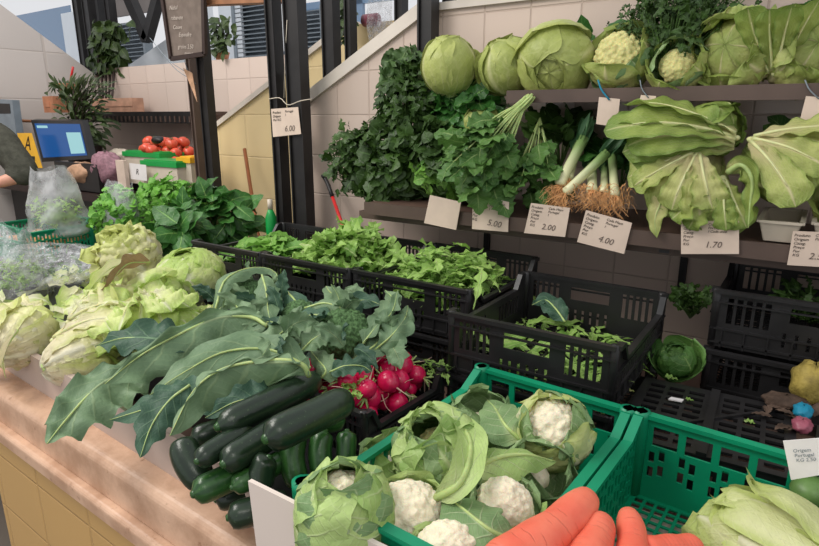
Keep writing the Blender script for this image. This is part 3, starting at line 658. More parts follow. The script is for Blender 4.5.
# ---------------------------------------------------------------- shelves
def shelf(name, x0, x1, y0, y1, z0, z1, label, lip=.0):
    m = MB(); m.box(x0, x1, y0, y1, z0+.012, z1-.004); t = thing(name, (x0, y0, z0), label, 'shelf'); m.build('board', M['shelf_wood'], t)
    m = MB(); m.box(x0, x1, y0-.012, y0, z0, z1); m.build('front_edge', M['brown_steel'], t); return t
su = shelf('shelf', at(508, 92, y=1.98)[0], 1.4, 1.98, YW-.002, 1.640, 1.682, 'upper brown shelf carrying cabbages against the tiled wall')
sw = shelf('shelf', at(366, 207, y=1.86)[0], 1.4, 1.86, YW-.002, 1.215, 1.262, 'lower brown shelf carrying greens, leeks and endives')
for x in (-1.15, -.35, .45): m = MB(); m.bar(V(x, 1.90, 1.20), V(x, YW-.002, 1.12), .03, .02); m.box(x-.012, x+.012, YW-.02, YW-.002, .95, 1.215); m.build('bracket', M['black_steel'], sw)
m = MB(); m.box(-1.55, 1.4, 1.90, 1.93, 1.185, 1.215); m.build('rail', M['brown_steel'], sw)

# ================================================================ CRATES
def hole_panel(mb, o, u, v, n, W, H, holes):
    """solid rectangle W x H with rectangular holes (x0,x1,y0,y1), thickness vector n"""
    o, u, v, n = (np.asarray(q, float) for q in (o, u, v, n))
    ys = sorted({0, H, *[h[2] for h in holes], *[h[3] for h in holes]})
    for y0, y1_ in zip(ys[:-1], ys[1:]):
        if y1_-y0 < 1e-6: continue
        yc = (y0+y1_)/2; hs = sorted((h[0], h[1]) for h in holes if h[2] < yc < h[3]); x = 0
        for a, b in hs+[(W, W)]:
            if a-x > 1e-5: mb.obox(o+u*x+v*y0, u*(a-x), v*(y1_-y0), n)
            x = b
def crate(name, c, w, d, h, label, color='black', rot=0, group=None, dip=.045, tilt=0, cat='crate', high=('back',), slots=True):
    """c: centre of the base; w along x, d along y"""
    t = thing(name, c, label, cat, group); mat = M['blackplastic'] if color == 'black' else M['greenplastic']
    o = V(*c); x, y, z = V(1, 0, 0), V(0, 1, 0), V(0, 0, 1); T = .004 if color == 'black' else .005
    # floor lattice
    m = MB(); holes = []; nx, ny = int(w/.024), int(d/.024)
    for i in range(nx):
        for j in range(ny): holes.append((.012+i*(w-.024)/nx+.003, .012+(i+1)*(w-.024)/nx-.003, .012+j*(d-.024)/ny+.003, .012+(j+1)*(d-.024)/ny-.003))
    hole_panel(m, o-x*w/2-y*d/2+z*.008, x, y, z*.004, w, d, holes); m.build('base', mat, t)
    for side in ('front', 'back', 'left', 'right'):
        L = w if side in ('front', 'back') else d
        oo, u, n = {'front': (o-x*w/2-y*d/2, x, y*T), 'back': (o-x*w/2+y*d/2, x, -y*T), 'left': (o-x*w/2-y*d/2, y, x*T), 'right': (o+x*w/2-y*d/2, y, -x*T)}[side]
        m = MB(); hs = []
        out = -n/T
        if color == 'black':
            full = side in ('front', 'back'); hh = h-.012 if full else h-dip-.012
            def grp(x0, x1, y0, y1_, k):
                s = (x1-x0)/k
                for i in range(k): hs.append((x0+i*s+.004, x0+(i+1)*s-.004, y0, y1_))
            if full:
                grp(L*.06, L*.28, h*.42, h*.86, 5); grp(L*.72, L*.94, h*.42, h*.86, 5)
                hs.append((L*.36, L*.64, h*.60, h*.84))
                for i in range(6): hs.append((L*(.34+.055*i), L*(.34+.055*i)+.008, h*.18, h*.42))
            else:
                grp(L*.12, L*.42, h*.30, h*.60, 7); grp(L*.58, L*.88, h*.30, h*.60, 7)
            hole_panel(m, oo, u, z, n, L, hh, hs)
            # outside ribs
            for zz in (.010, h*.30):
                m.obox(oo+z*zz, u*L, z*.006, out*.005)
            for i in range(9): m.obox(oo+u*(L*(i+.5)/9-.002), u*.004, z*(h*.30), out*.005)
            # rim
            if full: rim = [(0, h-.006), (L, h-.006)]
            else:
                rim = [(0, h-.006), (L*.07, h-.006), (L*.14, h-dip-.006), (L*.86, h-dip-.006), (L*.93, h-.006), (L, h-.006)]
                for s0, s1, s2 in ((0, L*.07, L*.14), (L, L*.93, L*.86)): m.prism([oo+u*s0+z*hh, oo+u*s0+z*(h-.006), oo+u*s1+z*(h-.006), oo+u*s2+z*hh], n)
            for (a, za), (b, zb) in zip(rim[:-1], rim[1:]): m.bar(oo+u*a+z*za+out*.003, oo+u*b+z*zb+out*.003, .016, .011)
            m.obox(oo+z*(hh-.026 if full else hh-.014)+out*0, u*L, z*.004, out*.008)
        else:
            # tall window row, then staggered small slots
            full = side in ('front', 'back'); hh = h-.004 if full else h-.034
            k = 5 if full else 7
            s = (L-.05)/k
            for i in range(k): hs.append((.025+i*s+.007, .025+(i+1)*s-.007, h*.66, h*.87)) if full else None
            kk = int(L/.022); s = (L-.05)/kk
            for r in range(2 if full else 4):
                for i in range(kk):
                    if (i % (kk//k+0)) == kk//k-1 and side in ('front', 'back'): continue
                    hs.append((.025+i*s+.003, .025+(i+1)*s-.005, h*((.30 if full else .10)+.17*r)+(.008 if i % 2 else 0), h*((.42 if full else .22)+.17*r)+(.008 if i % 2 else 0)))
            hole_panel(m, oo, u, z, n, L, hh, hs)
            rim = [(0, h-.005), (L, h-.005)] if full else [(0, h-.005), (L*.04, h-.005), (L*.12, h-.035), (L*.86, h-.035), (L*.96, h-.005), (L, h-.005)]
            if not full:
                for s0, s1, s2 in ((0, L*.04, L*.12), (L, L*.96, L*.86)): m.prism([oo+u*s0+z*hh, oo+u*s0+z*(h-.005), oo+u*s1+z*(h-.005), oo+u*s2+z*hh], n)
            for (a, za), (b, zb) in zip(rim[:-1], rim[1:]): m.bar(oo+u*a+z*za+n*.9, oo+u*b+z*zb+n*.9, .019, .009)
            m.obox(oo+z*(h*.60), u*L, z*.005, out*.006); m.obox(oo+z*.004, u*L, z*.006, out*.006)
        m.build('side_wall', mat, t)
    for sx in (-1, 1):
        for sy in (-1, 1):
            m = MB(); cx, cyy = o[0]+sx*(w/2-.005), o[1]+sy*(d/2-.005)
            if color == 'black': m.tube([(cx, cyy, o[2]), (cx, cyy, o[2]+h-.004), (cx, cyy, o[2]+h)], [.010, .012, .010], 8)
            else:
                m.tube([(cx, cyy, o[2]), (cx, cyy, o[2]+h-.01), (cx, cyy, o[2]+h+.002), (cx, cyy, o[2]+h+.002), (cx, cyy, o[2]+h-.006)], [.014, .018, .018, .012, .012], 12)
            m.build('corner_post', mat, t)
    t.rotation_euler = (tilt, 0, rot)
    return t
BK = 'black crates of the display row'
yF, yB = 1.47, 1.98; zt1 = 1.10
crate('vegetable_crate', (-1.885, (yF+yB)/2, zt1-.165), .40, yB-yF, .165, 'black crate of leafy greens leftmost in the crate row, by the spinach')
cB = crate('vegetable_crate', (-1.46, (yF+yB)/2, zt1-.165), .42, yB-yF, .165, 'black crate heaped with bright green salad leaves, behind the broccoli')
cC = crate('vegetable_crate', (-1.015, (yF+yB)/2+.01, zt1-.165), .44, yB-yF, .165, 'black crate full of pale rocket, between the salad crate and the deep black crate')
for x, w, s in ((-1.885, .40, 'leafy greens'), (-1.46, .42, 'bright salad leaves'), (-1.015, .44, 'pale rocket')):
    crate('vegetable_crate', (x, (yF+yB)/2, zt1-.335), w, yB-yF, .165, 'black crate stacked underneath the crate of '+s)
crate('vegetable_crate', (-.523, 1.515, zt1-.165), .43, .49, .17, 'deep black crate with a few rocket leaves, right behind the green crates')
crate('vegetable_crate', (-.523, 1.515, zt1-.335), .43, .49, .165, 'black crate stacked underneath the crate with a few rocket leaves')
crate('vegetable_crate', (-.925, 1.10, .800), .35, .31, .155, 'small black crate full of pink radishes', rot=math.radians(-4))
crate('vegetable_crate', (-.445, .90, .80), .365, .60, .205, 'green crate full of cauliflowers', 'green', math.radians(-3))
crate('vegetable_crate', (-.065, .885, .80), .365, .60, .205, 'green crate holding the carrots and a pale pointed cabbage', 'green', math.radians(-3))
# upturned black crates with slatted bases, and the stack by the wall
for (cx, cyy, w, d, rz, lb) in ((-.12, 1.40, .34, .34, .05, 'upturned empty black crate with slatted base behind the second green crate'), (.23, 1.36, .30, .30, -.04, 'upturned black crate with slatted base at the right edge beside the rubbish')):
    t = thing('upturned_crate', (cx, cyy, .80), lb, 'crate'); m = MB(); hs = []
    for i in range(2):
        for j in range(9):
            for q in range(3):
                a = w*(.06+.5*i)+q*w*.135; hs.append((a, a+w*.105, d*(.06+.1*j), d*(.06+.1*j)+d*.055))
    hole_panel(m, V(cx-w/2, cyy-d/2, .915), V(1, 0, 0), V(0, 1, 0), V(0, 0, .006), w, d, hs)
    m.bar(V(cx-w/2, cyy-d/2, .924), V(cx+w/2, cyy+d/2, .924), .008, .006); m.bar(V(cx, cyy-d/2, .924), V(cx, cyy+d/2, .924), .02, .008)
    m.build('slatted_base', M['blackplastic'], t)
    for sd in range(4):
        m = MB(); o = [V(cx-w/2, cyy-d/2, .80), V(cx+w/2, cyy-d/2, .80), V(cx+w/2, cyy+d/2, .80), V(cx-w/2, cyy+d/2, .80)][sd]; u = [V(1, 0, 0), V(0, 1, 0), V(-1, 0, 0), V(0, -1, 0)][sd]; L = [w, d][sd % 2]
        n = np.cross(V(0, 0, 1), u); hole_panel(m, o, u, V(0, 0, 1), n*.004, L, .118, [(L*(.08+.14*k), L*(.08+.14*k)+L*.08, .04, .08) for k in range(6)]); m.build('side_wall', M['blackplastic'], t)
    t.rotation_euler.z = rz
crate('vegetable_crate', (.07, 1.97, .975), .50, .42, .165, 'black crate on top of the dark stack at the right, under the lower shelf')
crate('vegetable_crate', (.07, 1.95, .805), .50, .42, .165, 'black crate at the bottom of the dark stack at the right')
m = MB(); m.box(-.16, .30, 1.76, 2.12, .776, .804); tag(m.build('crate_base_block', M['dark_wood'], origin=(.07, 1.95, .775)), 'dark wooden block under the right-hand crate stack', 'block')
m = MB(); m.box(-.72, .30, .64, 1.16, .775, .798); tag(m.build('display_board', M['slab'], origin=(-.2, .9, .775)), 'pale board under the two green crates', 'board')
m = MB(); m.box(-1.1, -.71, .93, 1.24, .775, .798); tag(m.build('display_board', M['slab'], origin=(-.9, 1.08, .775)), 'pale board under the radish crate', 'board')

# ================================================================ VEGETABLES
# ---- courgettes
def courgette(a, b, r, label, bend=.012, mat='courgette', taper=.0):
    a, b = np.asarray(a, float), np.asarray(b, float); L = np.linalg.norm(b-a); t = nrm(b-a); sd = nrm(np.cross(t, (0, 0, 1)))+V(0, 0, .4)
    n = 15; pts = []; rr = []
    for i in range(n):
        v = i/(n-1); pts.append(a+(b-a)*v+sd*bend*math.sin(math.pi*v))
        e = min(1, max(0.02, 1-abs(2*v-1)**7)); rr.append(r*(e**.5)*(1-taper*(1-v))*(1+.03*math.sin(5*v+r*999)))
    th = thing('courgette', (a+b)/2-V(0, 0, r), label, 'courgette', 'courgettes heaped at the counter edge')
    m = MB(); m.tube(pts, rr, 16); m.build('skin', M[mat], th)
    m = MB(); m.tube([a-t*.0025, a-t*.001, a+t*.01], [r*.16, r*.24, r*.40], 10); m.build('stalk_end', M['courgette_light'], th)
    m = MB(); m.ball(b-t*.002, r*.14, 8, 5, tint=.3); m.build('blossom_end', M['stemgreen'], th)
    return th
CG = [  # end a, end b as (px,py,z), radius, label
    ((264, 440, 1.045), (350, 398, 1.045), .033, 'biggest dark green courgette lying on top of the heap, beside the radish crate', 'courgette'),
    ((216, 428, 1.01), (320, 378, 1.015), .030, 'long dark courgette just behind the topmost one, partly under a broccoli leaf', 'courgette'),
    ((262, 388, .99), (308, 372, 1.0), .026, 'dark courgette at the back of the heap under the arched leaf stalk', 'courgette'),
    ((196, 462, .985), (250, 428, .985), .023, 'small dark courgette end pointing left, second up on the left of the heap', 'courgette'),
    ((222, 465, .98), (285, 425, .985), .029, 'dark courgette with blunt end pointing left in the middle of the heap', 'courgette'),
    ((192, 495, .925), (262, 462, .93), .028, 'greener courgette lying low over the marble edge', 'courgette_light'),
    ((231, 488, .935), (285, 458, .94), .022, 'thin courgette squeezed under the middle of the heap', 'courgette_light'),
    ((227, 518, .895), (290, 500, .90), .026, 'lowest dark courgette resting right beside the white board', 'courgette'),
    ((182, 440, .965), (207, 486, .90), .030, 'dark courgette leaning steeply at the left side of the heap under a leaf', 'courgette'),
    ((269, 456, .98), (262, 492, .92), .024, 'short dark courgette standing on end in front of the heap', 'courgette'),
    ((298, 430, .99), (300, 488, .90), .025, 'upright green courgette, leftmost of the three standing on end', 'courgette_light'),
    ((325, 430, .985), (327, 482, .90), .0235, 'upright green courgette, middle of the three standing on end', 'courgette_light'),
    ((347, 430, .98), (347, 478, .90), .021, 'upright green courgette, rightmost of the three, beside the radish crate', 'courgette_light'),
    ((285, 425, .99), (345, 420, .985), .024, 'courgette lying crossways behind the three upright ones', 'courgette_light'),
    ((215, 500, .86), (262, 486, .86), .026, 'hidden dark courgette at the bottom of the heap', 'courgette'),
    ((190, 440, .93), (250, 420, .93), .028, 'dark courgette lying beneath the leaves at the back of the heap', 'courgette')]
for a, b, r, lb, mt in CG: courgette(at(a[0], a[1], z=a[2]), at(b[0], b[1], z=b[2]), r, lb, mat=mt, bend=rnd.uniform(.0, .014))
m = MB(); m.box(-1.12, -.74, .70, .90, .777, .86); tag(m.build('riser_block', M['blackplastic'], origin=(-.9, .8, .777)), 'dark block hidden under the courgette heap', 'block')

# ---- radishes
rnd.seed(105)
def radish(i):
    t = thing('radish', (0, 0, 0), 'round pink radish in the small black crate', 'radish', 'pink radishes in the small black crate')
    r = .0225+.0025*(i % 3)
    m = MB(); m.ball((0, 0, 0), r, 14, 10, (1, 1, 1.05+.1*(i % 2)), bump=.03); m.build('bulb', M['radish'], t)
    m = MB(); k = rnd.uniform(-.02, .02); m.tube(spline([(0, 0, r*.9), (k*.3, .004, r+.014), (k, .012, r+.035), (k*1.8, .03, r+.045)], 9), [.004, .0024, .0017, .0013, .001, .0009, .0008, .0007, .0005], 6); m.build('root_tail', M['radroot'], t)
    m = MB()
    for q in range(5): d = V(math.cos(q*1.26)*.5, math.sin(q*1.26)*.5, -1); m.tube([V(0, 0, -r*.8), V(0, 0, -r*.8)+d*.014, V(0, 0, -r*.8)+d*.03+V(0, 0, .004)], [.0028, .0022, .0018], 5)
    m.build('stem_stubs', M['stem'], t); return t
rads = [radish(i) for i in range(6)]; k = 0; pr = random.Random(3)
spots = []
for row in range(3):
    for j in range(140):
        if len(spots) > (24, 50, 74)[row]: break
        p = V(pr.uniform(-1.06, -.785), pr.uniform(.99, 1.225), .885+.030*row+.03*max(0, 1-((j % 7)/7)))
        if all(np.linalg.norm(p-q) > .039 for q in spots): spots.append(p)
LB = ordinal_labels(spots, 5, '{} radish from the left in the {} row of the heap', ['back', 'second', 'middle', 'fourth', 'front'])
for i, p in enumerate(spots):
    rt = (pr.uniform(0, 6.3), pr.uniform(0, 6.3), pr.uniform(0, 6.3))
    if i < 6: rads[i].location = p; rads[i].rotation_euler = rt; rads[i]['label'] = LB[i]
    else: copy_thing(rads[i % 6], p, LB[i], rot=rt)
# yellow-green radish tops at the far corner
m = MB()
for q in range(46):
    b = V(-.76+pr.uniform(-.03, .03), 1.25+pr.uniform(-.03, .02), .94) if q < 24 else at(pr.uniform(345, 362), pr.uniform(372, 400), z=.97)
    leaf(m, b, (pr.uniform(-1, 1), pr.uniform(-1, .5), pr.uniform(.2, 1)), (0, 0, 1), pr.uniform(.02, .05), .010, 1., 'tri', .2, .3, 3)
tag(m.build('radish_tops', M['rocket'], origin=(-.78, 1.2, .94)), 'tangled yellow green radish tops sprouting between the radishes', 'radish leaves', kind='stuff')

# ---- carrots (near the camera, in the second green crate)
def carrot(a, b, r0, r1, label, bend=.01):
    a, b = np.asarray(a, float), np.asarray(b, float); t = nrm(b-a); sd = nrm(np.cross(t, (0, 0, 1))); n = 18; pts = []; rr = []
    for i in range(n):
        v = i/(n-1); pts.append(a+(b-a)*v+sd*bend*math.sin(math.pi*v)); e = (1-abs(2*v-1)**9)**.5 if 0 < v < 1 else .05; rr.append((r0+(r1-r0)*v)*e*(1+.035*math.sin(17*v+r0*700)))
    th = thing('carrot', (a+b)/2-V(0, 0, r0), label, 'carrot', 'thick carrots'); m = MB(); m.tube(pts, rr, 20); m.build('root', M['carrot'], th)
    m = MB(); m.tube([a-t*.006, a+t*.003], [r0*.25, r0*.4], 9); m.build('crown', M['stemgreen'], th); return th
carrot(at(490, 575, z=1.05), at(591, 494, z=1.055), .038, .023, 'big orange carrot lying slantwise on top of the green crate rim, nearest the cauliflowers')
carrot(at(556, 600, z=1.04), at(602, 517, z=1.045), .034, .020, 'orange carrot second from the left, pointing towards the crates')
carrot(at(622, 600, z=1.03), at(627, 510, z=1.035), .028, .017, 'orange carrot third from the left, pointing straight back')
carrot(at(640, 556, z=1.02), at(700, 548, z=1.01), .026, .020, 'orange carrot at the bottom edge of the photo beside the pointed cabbage', .0)
carrot(at(560, 640, z=.99), at(612, 570, z=.99), .034, .024, 'orange carrot underneath the other carrots')
carrot(at(700, 600, z=.95), at(640, 590, z=.96), .030, .02, 'orange carrot lying crossways under the others')

for x0, y0, x1, y1, z, lb in ((-.20, .68, -.10, .86, .845, 'orange carrot on the crate floor at the left wall, lowest of all'), (-.13, .66, -.03, .80, .845, 'orange carrot on the crate floor in the middle'), (-.19, .74, -.04, .70, .895, 'orange carrot lying across the lowest ones'), (-.22, .80, -.12, .66, .90, 'orange carrot lying lengthways in the second layer'), (-.20, .64, -.06, .76, .945, 'orange carrot directly under the top carrots')):
    carrot(V(x0, y0, z), V(x1, y1, z), .032, .022, lb)
# ---- cauliflowers in the first green crate
rnd.seed(154)
A = at
cauliflower(A(345, 515, z=.985), (.1, -.2, 1), .078, 'round cauliflower closed in pale green leaves in the near left corner of the green crate', 6, (.25, .5), .0, .3, cr=.8, hw=(1., 1.2))
cauliflower(A(409, 519, z=.955), (.15, -.45, 1), .062, 'white cauliflower with open creamy curd beside the closed round one', 6, (1.0, 1.35), .1, .8, cr=.92)
cauliflower(A(450, 560, z=.96), (.0, -.25, 1), .054, 'white cauliflower curd at the bottom edge of the photo left of the carrots', 6, (1.1, 1.4), .15, .2, cr=.95)
cauliflower(A(503, 510, z=.975), (.25, -.2, 1), .054, 'small white cauliflower half hidden behind a broad grey green leaf, next to the carrots', 5, (.95, 1.3), .2, 2.6, cr=.88)
cauliflower(A(441, 455, z=.975), (-.1, -.55, .8), .085, 'leafy cauliflower with curling light green leaves in the middle left of the green crate', 9, (.15, .5), .06, 1.2, cm='curd_yellow', cr=.55, hw=(.8, 1.))
cauliflower(A(553, 432, z=.99), (.15, -.85, .75), .075, 'pale cauliflower with a peek of curd at the back right of the green crate', 7, (.45, .9), .0, .5, 'pale_cab', .80, hw=(.8, 1.0))
cauliflower(A(535, 478, z=.94), (.5, -.3, .8), .062, 'ruffled dark leafed cauliflower between the carrots and the back right head', 7, (.5, .9), .2, 0, 'caul_grey', .4)
cauliflower(A(480, 425, z=.93), (.1, -.1, 1), .065, 'leafy cauliflower at the back of the green crate with grey green outer leaf', 7, (.5, .9), .2, 1.7, 'caul_grey', .4)
cauliflower(A(395, 470, z=.90), (-.2, -.2, 1), .06, 'green leafed cauliflower low at the left wall of the green crate', 6, (.5, .9), .3, 1, 'caul', .5)
def big_leaf(name, label, pts, normal, W, mat, cup=-.4, ruffle=.08, rf=3, rib='stem', ribr=.005, cat='leaf', kind='oval', lobe=.05, group=None, tint=None, nu=10, nv=34, asym=(1, 1), pleat=0):
    pts = [np.asarray(p, float) for p in pts]; t = thing(name, pts[0], label, cat, group)
    m = MB(); leaf_sp(m, pts, normal, W, kind, cup, ruffle, rf, lobe, nu, nv, tint, None, asym, pleat); m.build('blade', M[mat], t)
    sp = spline(pts, 22); nn = nrm(normal); m = MB(); m.tube([p+nn*ribr*.2 for p in sp], [ribr*(1.15-1.0*i/21) for i in range(22)], 8); m.build('midrib', M[rib], t); return t
big_leaf('cauliflower_leaf', 'long arching cauliflower leaf with pale rib lying across the middle of the green crate', [A(466, 478, z=1.0), A(492, 460, z=1.03), A(525, 455, z=1.03), A(556, 462, z=1.0)], (-.1, -.5, 1), .04, 'caul', -.5, .1, ribr=.006)
big_leaf('cauliflower_leaf', 'broad grey green cauliflower leaf left of the small white curd', [A(520, 545, z=.98), A(490, 530, z=1.01), A(462, 508, z=1.01), A(446, 496, z=.99)], (0, -.5, 1), .05, 'caul_grey', -.2, .06, ribr=.004)
big_leaf('cauliflower_leaf', 'flat grey green cauliflower leaf at the back left of the pale head', [A(520, 440, z=.99), A(505, 425, z=1.01), A(495, 408, z=1.0), A(487, 400, z=.98)], (.2, -.6, 1), .045, 'caul_grey', -.1, .08, ribr=.004)
big_leaf('cauliflower_leaf', 'curled light green cauliflower leaf hooked round the leafy head at the left of the crate', [A(436, 498, z=1.0), A(462, 480, z=1.04), A(470, 440, z=1.05), A(448, 415, z=1.04), A(425, 418, z=1.02)], (.4, -.7, .6), .028, 'caul', .5, .1, ribr=.006)
m = MB()
loose_leaves(m, -.61, -.27, .66, 1.12, .86, 70, .09, .03, 'oval', .2, .05)
tag(m.build('loose_cauliflower_leaves', M['caul_grey'], origin=(-.45, .9, .86)), 'loose torn leaves filling the green crate between the cauliflowers', 'leaves', kind='stuff')

# ---- pointed cabbage in the second green crate, card at its rim
rnd.seed(154)
head('pointed_cabbage', A(785, 566, z=.95), (-.90, .28, .08), .076, 'pale pointed cabbage lying with its frilled tip to the left in the second green crate', 'cabbage', 'pale_cab', 1.5, 9, (.7, 1.0), (.3, .75), .1, .1, .05, 3, .02, 2, loose_open=.25)
card('small white price card propped on the rim of the second green crate', ((783, 441), (822, 438), (826, 474), (791, 480)), 1.02, [('Origem\nPortugal\nKG 2.50', .2, .3, .12, 'louver')], 'whitecard')
m = MB(); m.ball(A(812, 492, z=.95), .035, 14, 10, (1, 1, .8)); 
o = m.build('green_pear', M['caulflat'] if 'caulflat' in M else M['stemgreen'], origin=A(812, 492, z=.91)); tag(o, 'smooth green fruit below the white price card at the right edge', 'fruit')

# ---- broccoli plants with big drooping leaves
rnd.seed(154)
def broccoli(c, axis, R, label, ribs=(), curls=0, box=None):
    ax = frame(axis, 0); t = thing('broccoli', np.asarray(c)-V(0, 0, R), label, 'broccoli', 'broccoli behind the courgettes')
    m = MB(); curd(m, np.asarray(c, float), ax, R, 150, 1.4, .11); fuse(m.build('crown', M['broc'], t), .0024)
    m = MB(); a = ax[0]; m.tube([c-a*R*1.9, c-a*R*1.0, c-a*R*.3], [R*.3, R*.32, R*.5], 12); m.build('stalk', M['stemgreen'], t)
    for k, (pts, W, mt, cup) in enumerate(ribs):
        m = MB(); leaf_sp(m, pts, (.3, -.5, .8), W, 'oval', cup, .14, 3, .14, 6, 20); lf = m.build('leaf', M[mt], t)
        sp = spline(pts, 14); m = MB(); m.tube(sp, [.0035*(1.1-i/14) for i in range(14)], 6); m.build('midrib', M['stem'], lf)
    for k in range(curls):
        p = A(rnd.uniform(box[0], box[1]), rnd.uniform(box[2], box[3]), z=rnd.uniform(1.03, 1.08)); d = nrm(V(rnd.uniform(-1, 1), rnd.uniform(-.9, .4), rnd.uniform(-.2, .9))); w = rnd.uniform(.016, .03)
        pts = [p]
        for j in range(4): pts.append(pts[-1]+nrm(d+V(0, -.1, .3-.5*j*.6))*.024)
        m = MB(); leaf_sp(m, pts, (rnd.uniform(0, .8), -.7, .5), w, 'oval', rnd.uniform(-.4, .5), .3, 3, .2, 6, 16); m.build('leaf', M[('brocleaf', 'brocleaf', 'brocleaf_dark')[k % 3]], t)
    return t
def L3(*q): return [A(p[0], p[1], z=p[2]) for p in q]
broccoli(A(248, 300, z=1.04), (0, -.4, 1), .062, 'broccoli with light green crown under an arched leaf stalk, beside the cabbage', [
    (L3((215, 312, 1.06), (225, 280, 1.13), (250, 268, 1.14), (275, 272, 1.12), (282, 300, 1.06)), .030, 'brocleaf', -.5),
    (L3((262, 275, 1.13), (266, 290, 1.11), (268, 310, 1.07), (272, 328, 1.04)), .038, 'brocleaf', -.4),
    (L3((238, 276, 1.12), (228, 290, 1.09), (222, 305, 1.06), (216, 318, 1.04)), .034, 'brocleaf', -.4),
    (L3((285, 290, 1.09), (296, 302, 1.08), (300, 318, 1.05), (300, 332, 1.03)), .034, 'brocleaf_dark', -.3)], 9, (215, 295, 285, 330))
broccoli(A(345, 338, z=1.03), (-.1, -.5, 1), .075, 'broad dark broccoli crown nearest the radishes', [
    (L3((352, 360, 1.0), (375, 345, 1.04), (395, 325, 1.06), (412, 322, 1.06)), .035, 'brocleaf', -.2),
    (L3((370, 330, 1.05), (385, 315, 1.09), (393, 300, 1.11), (385, 290, 1.12)), .03, 'brocleaf', .3),
    (L3((352, 318, 1.06), (340, 300, 1.10), (330, 292, 1.12), (326, 286, 1.13)), .028, 'brocleaf', .2),
    (L3((330, 345, 1.03), (318, 335, 1.05), (305, 340, 1.04), (292, 350, 1.02)), .045, 'brocleaf', -.3),
    (L3((325, 325, 1.06), (318, 315, 1.08), (300, 318, 1.07), (285, 325, 1.05)), .035, 'brocleaf_dark', -.3),
    (L3((322, 378, .99), (326, 370, 1.01), (318, 360, 1.02), (310, 350, 1.02)), .035, 'brocleaf', -.3)], 8, (318, 395, 300, 350))
broccoli(A(300, 318, z=1.03), (0, -.5, 1), .052, 'small light green broccoli in the middle between the other two crowns', [
    (L3((285, 330, 1.04), (270, 322, 1.05), (255, 328, 1.05), (240, 335, 1.03)), .04, 'brocleaf_dark', -.3),
    (L3((305, 308, 1.08), (325, 303, 1.10), (340, 310, 1.09), (342, 325, 1.05)), .022, 'brocleaf', -.5)], 12, (260, 345, 310, 365))
big_leaf('broccoli_leaf', 'long grey green broccoli leaf drooping over the courgettes, its pale arched stalk nearest the camera', L3((309, 376, 1.05), (303, 365, 1.08), (285, 360, 1.09), (252, 362, 1.08), (218, 371, 1.065), (192, 393, 1.035), (170, 436, .985)), (.45, -.8, .35), .085, 'brocleaf', -.08, .28, 5, asym=(1.7, .1), ribr=.0055, lobe=.22, tint=.6, )
big_leaf('broccoli_leaf', 'huge broccoli leaf with long pale stalk sweeping left behind the arched one', L3((268, 326, 1.07), (250, 317, 1.085), (218, 318, 1.085), (180, 334, 1.07), (140, 356, 1.05), (105, 384, 1.02)), (.45, -.75, .45), .085, 'brocleaf', -.08, .26, 5, asym=(1.6, .3), ribr=.0055, lobe=.2, tint=.4)
big_leaf('broccoli_leaf', 'leftmost broccoli leaf hanging over the marble curb with its tip pointing down left', L3((150, 358, 1.0), (120, 374, .995), (92, 392, .985), (66, 420, .965), (47, 444, .95)), (.4, -.8, .45), .075, 'brocleaf', -.1, .26, 5, asym=(1.2, .8), ribr=.005, lobe=.1, tint=.35)
big_leaf('broccoli_leaf', 'dark crinkled broccoli leaf lying over the lettuces', L3((205, 345, 1.03), (160, 340, 1.05), (125, 338, 1.05), (95, 346, 1.02)), (0, -.6, 1), .06, 'brocleaf_dark', .15, .2, 4, ribr=.003, lobe=.15)
big_leaf('broccoli_leaf', 'dark broccoli leaf hanging down beside the courgettes over the curb', L3((190, 385, 1.02), (170, 400, 1.0), (152, 425, .97), (140, 458, .93)), (.4, -.8, .5), .045, 'brocleaf_dark', -.2, .15, 4, ribr=.003, lobe=.15)
big_leaf('broccoli_leaf', 'pale grey broccoli leaf tucked between the two long stalks', L3((310, 368, 1.03), (270, 350, 1.05), (225, 352, 1.05), (185, 372, 1.03), (150, 395, 1.0)), (.35, -.6, .8), .055, 'brocleaf', -.2, .12, 4, ribr=.004, lobe=.14, tint=.2)
big_leaf('broccoli_leaf', 'dark broccoli leaf underneath the long leaves at the left', L3((240, 385, 1.0), (200, 395, 1.0), (160, 405, .98), (110, 420, .95)), (.35, -.6, .8), .055, 'brocleaf_dark', -.1, .12, 4, ribr=.004, lobe=.14)
big_leaf('broccoli_leaf', 'small grey leaf tip standing up in front of the salad crate', L3((335, 330, 1.06), (340, 310, 1.10), (338, 296, 1.13), (331, 284, 1.16)), (0, -1, .3), .020, 'brocleaf', .4, .15, 3, ribr=.002)
big_leaf('broccoli_leaf', 'curly grey green broccoli leaf standing up near the rocket crate', L3((362, 345, 1.04), (378, 325, 1.08), (392, 312, 1.1), (398, 290, 1.13)), (-.3, -1, .3), .028, 'brocleaf', .4, .3, 4, ribr=.0025, lobe=.2)
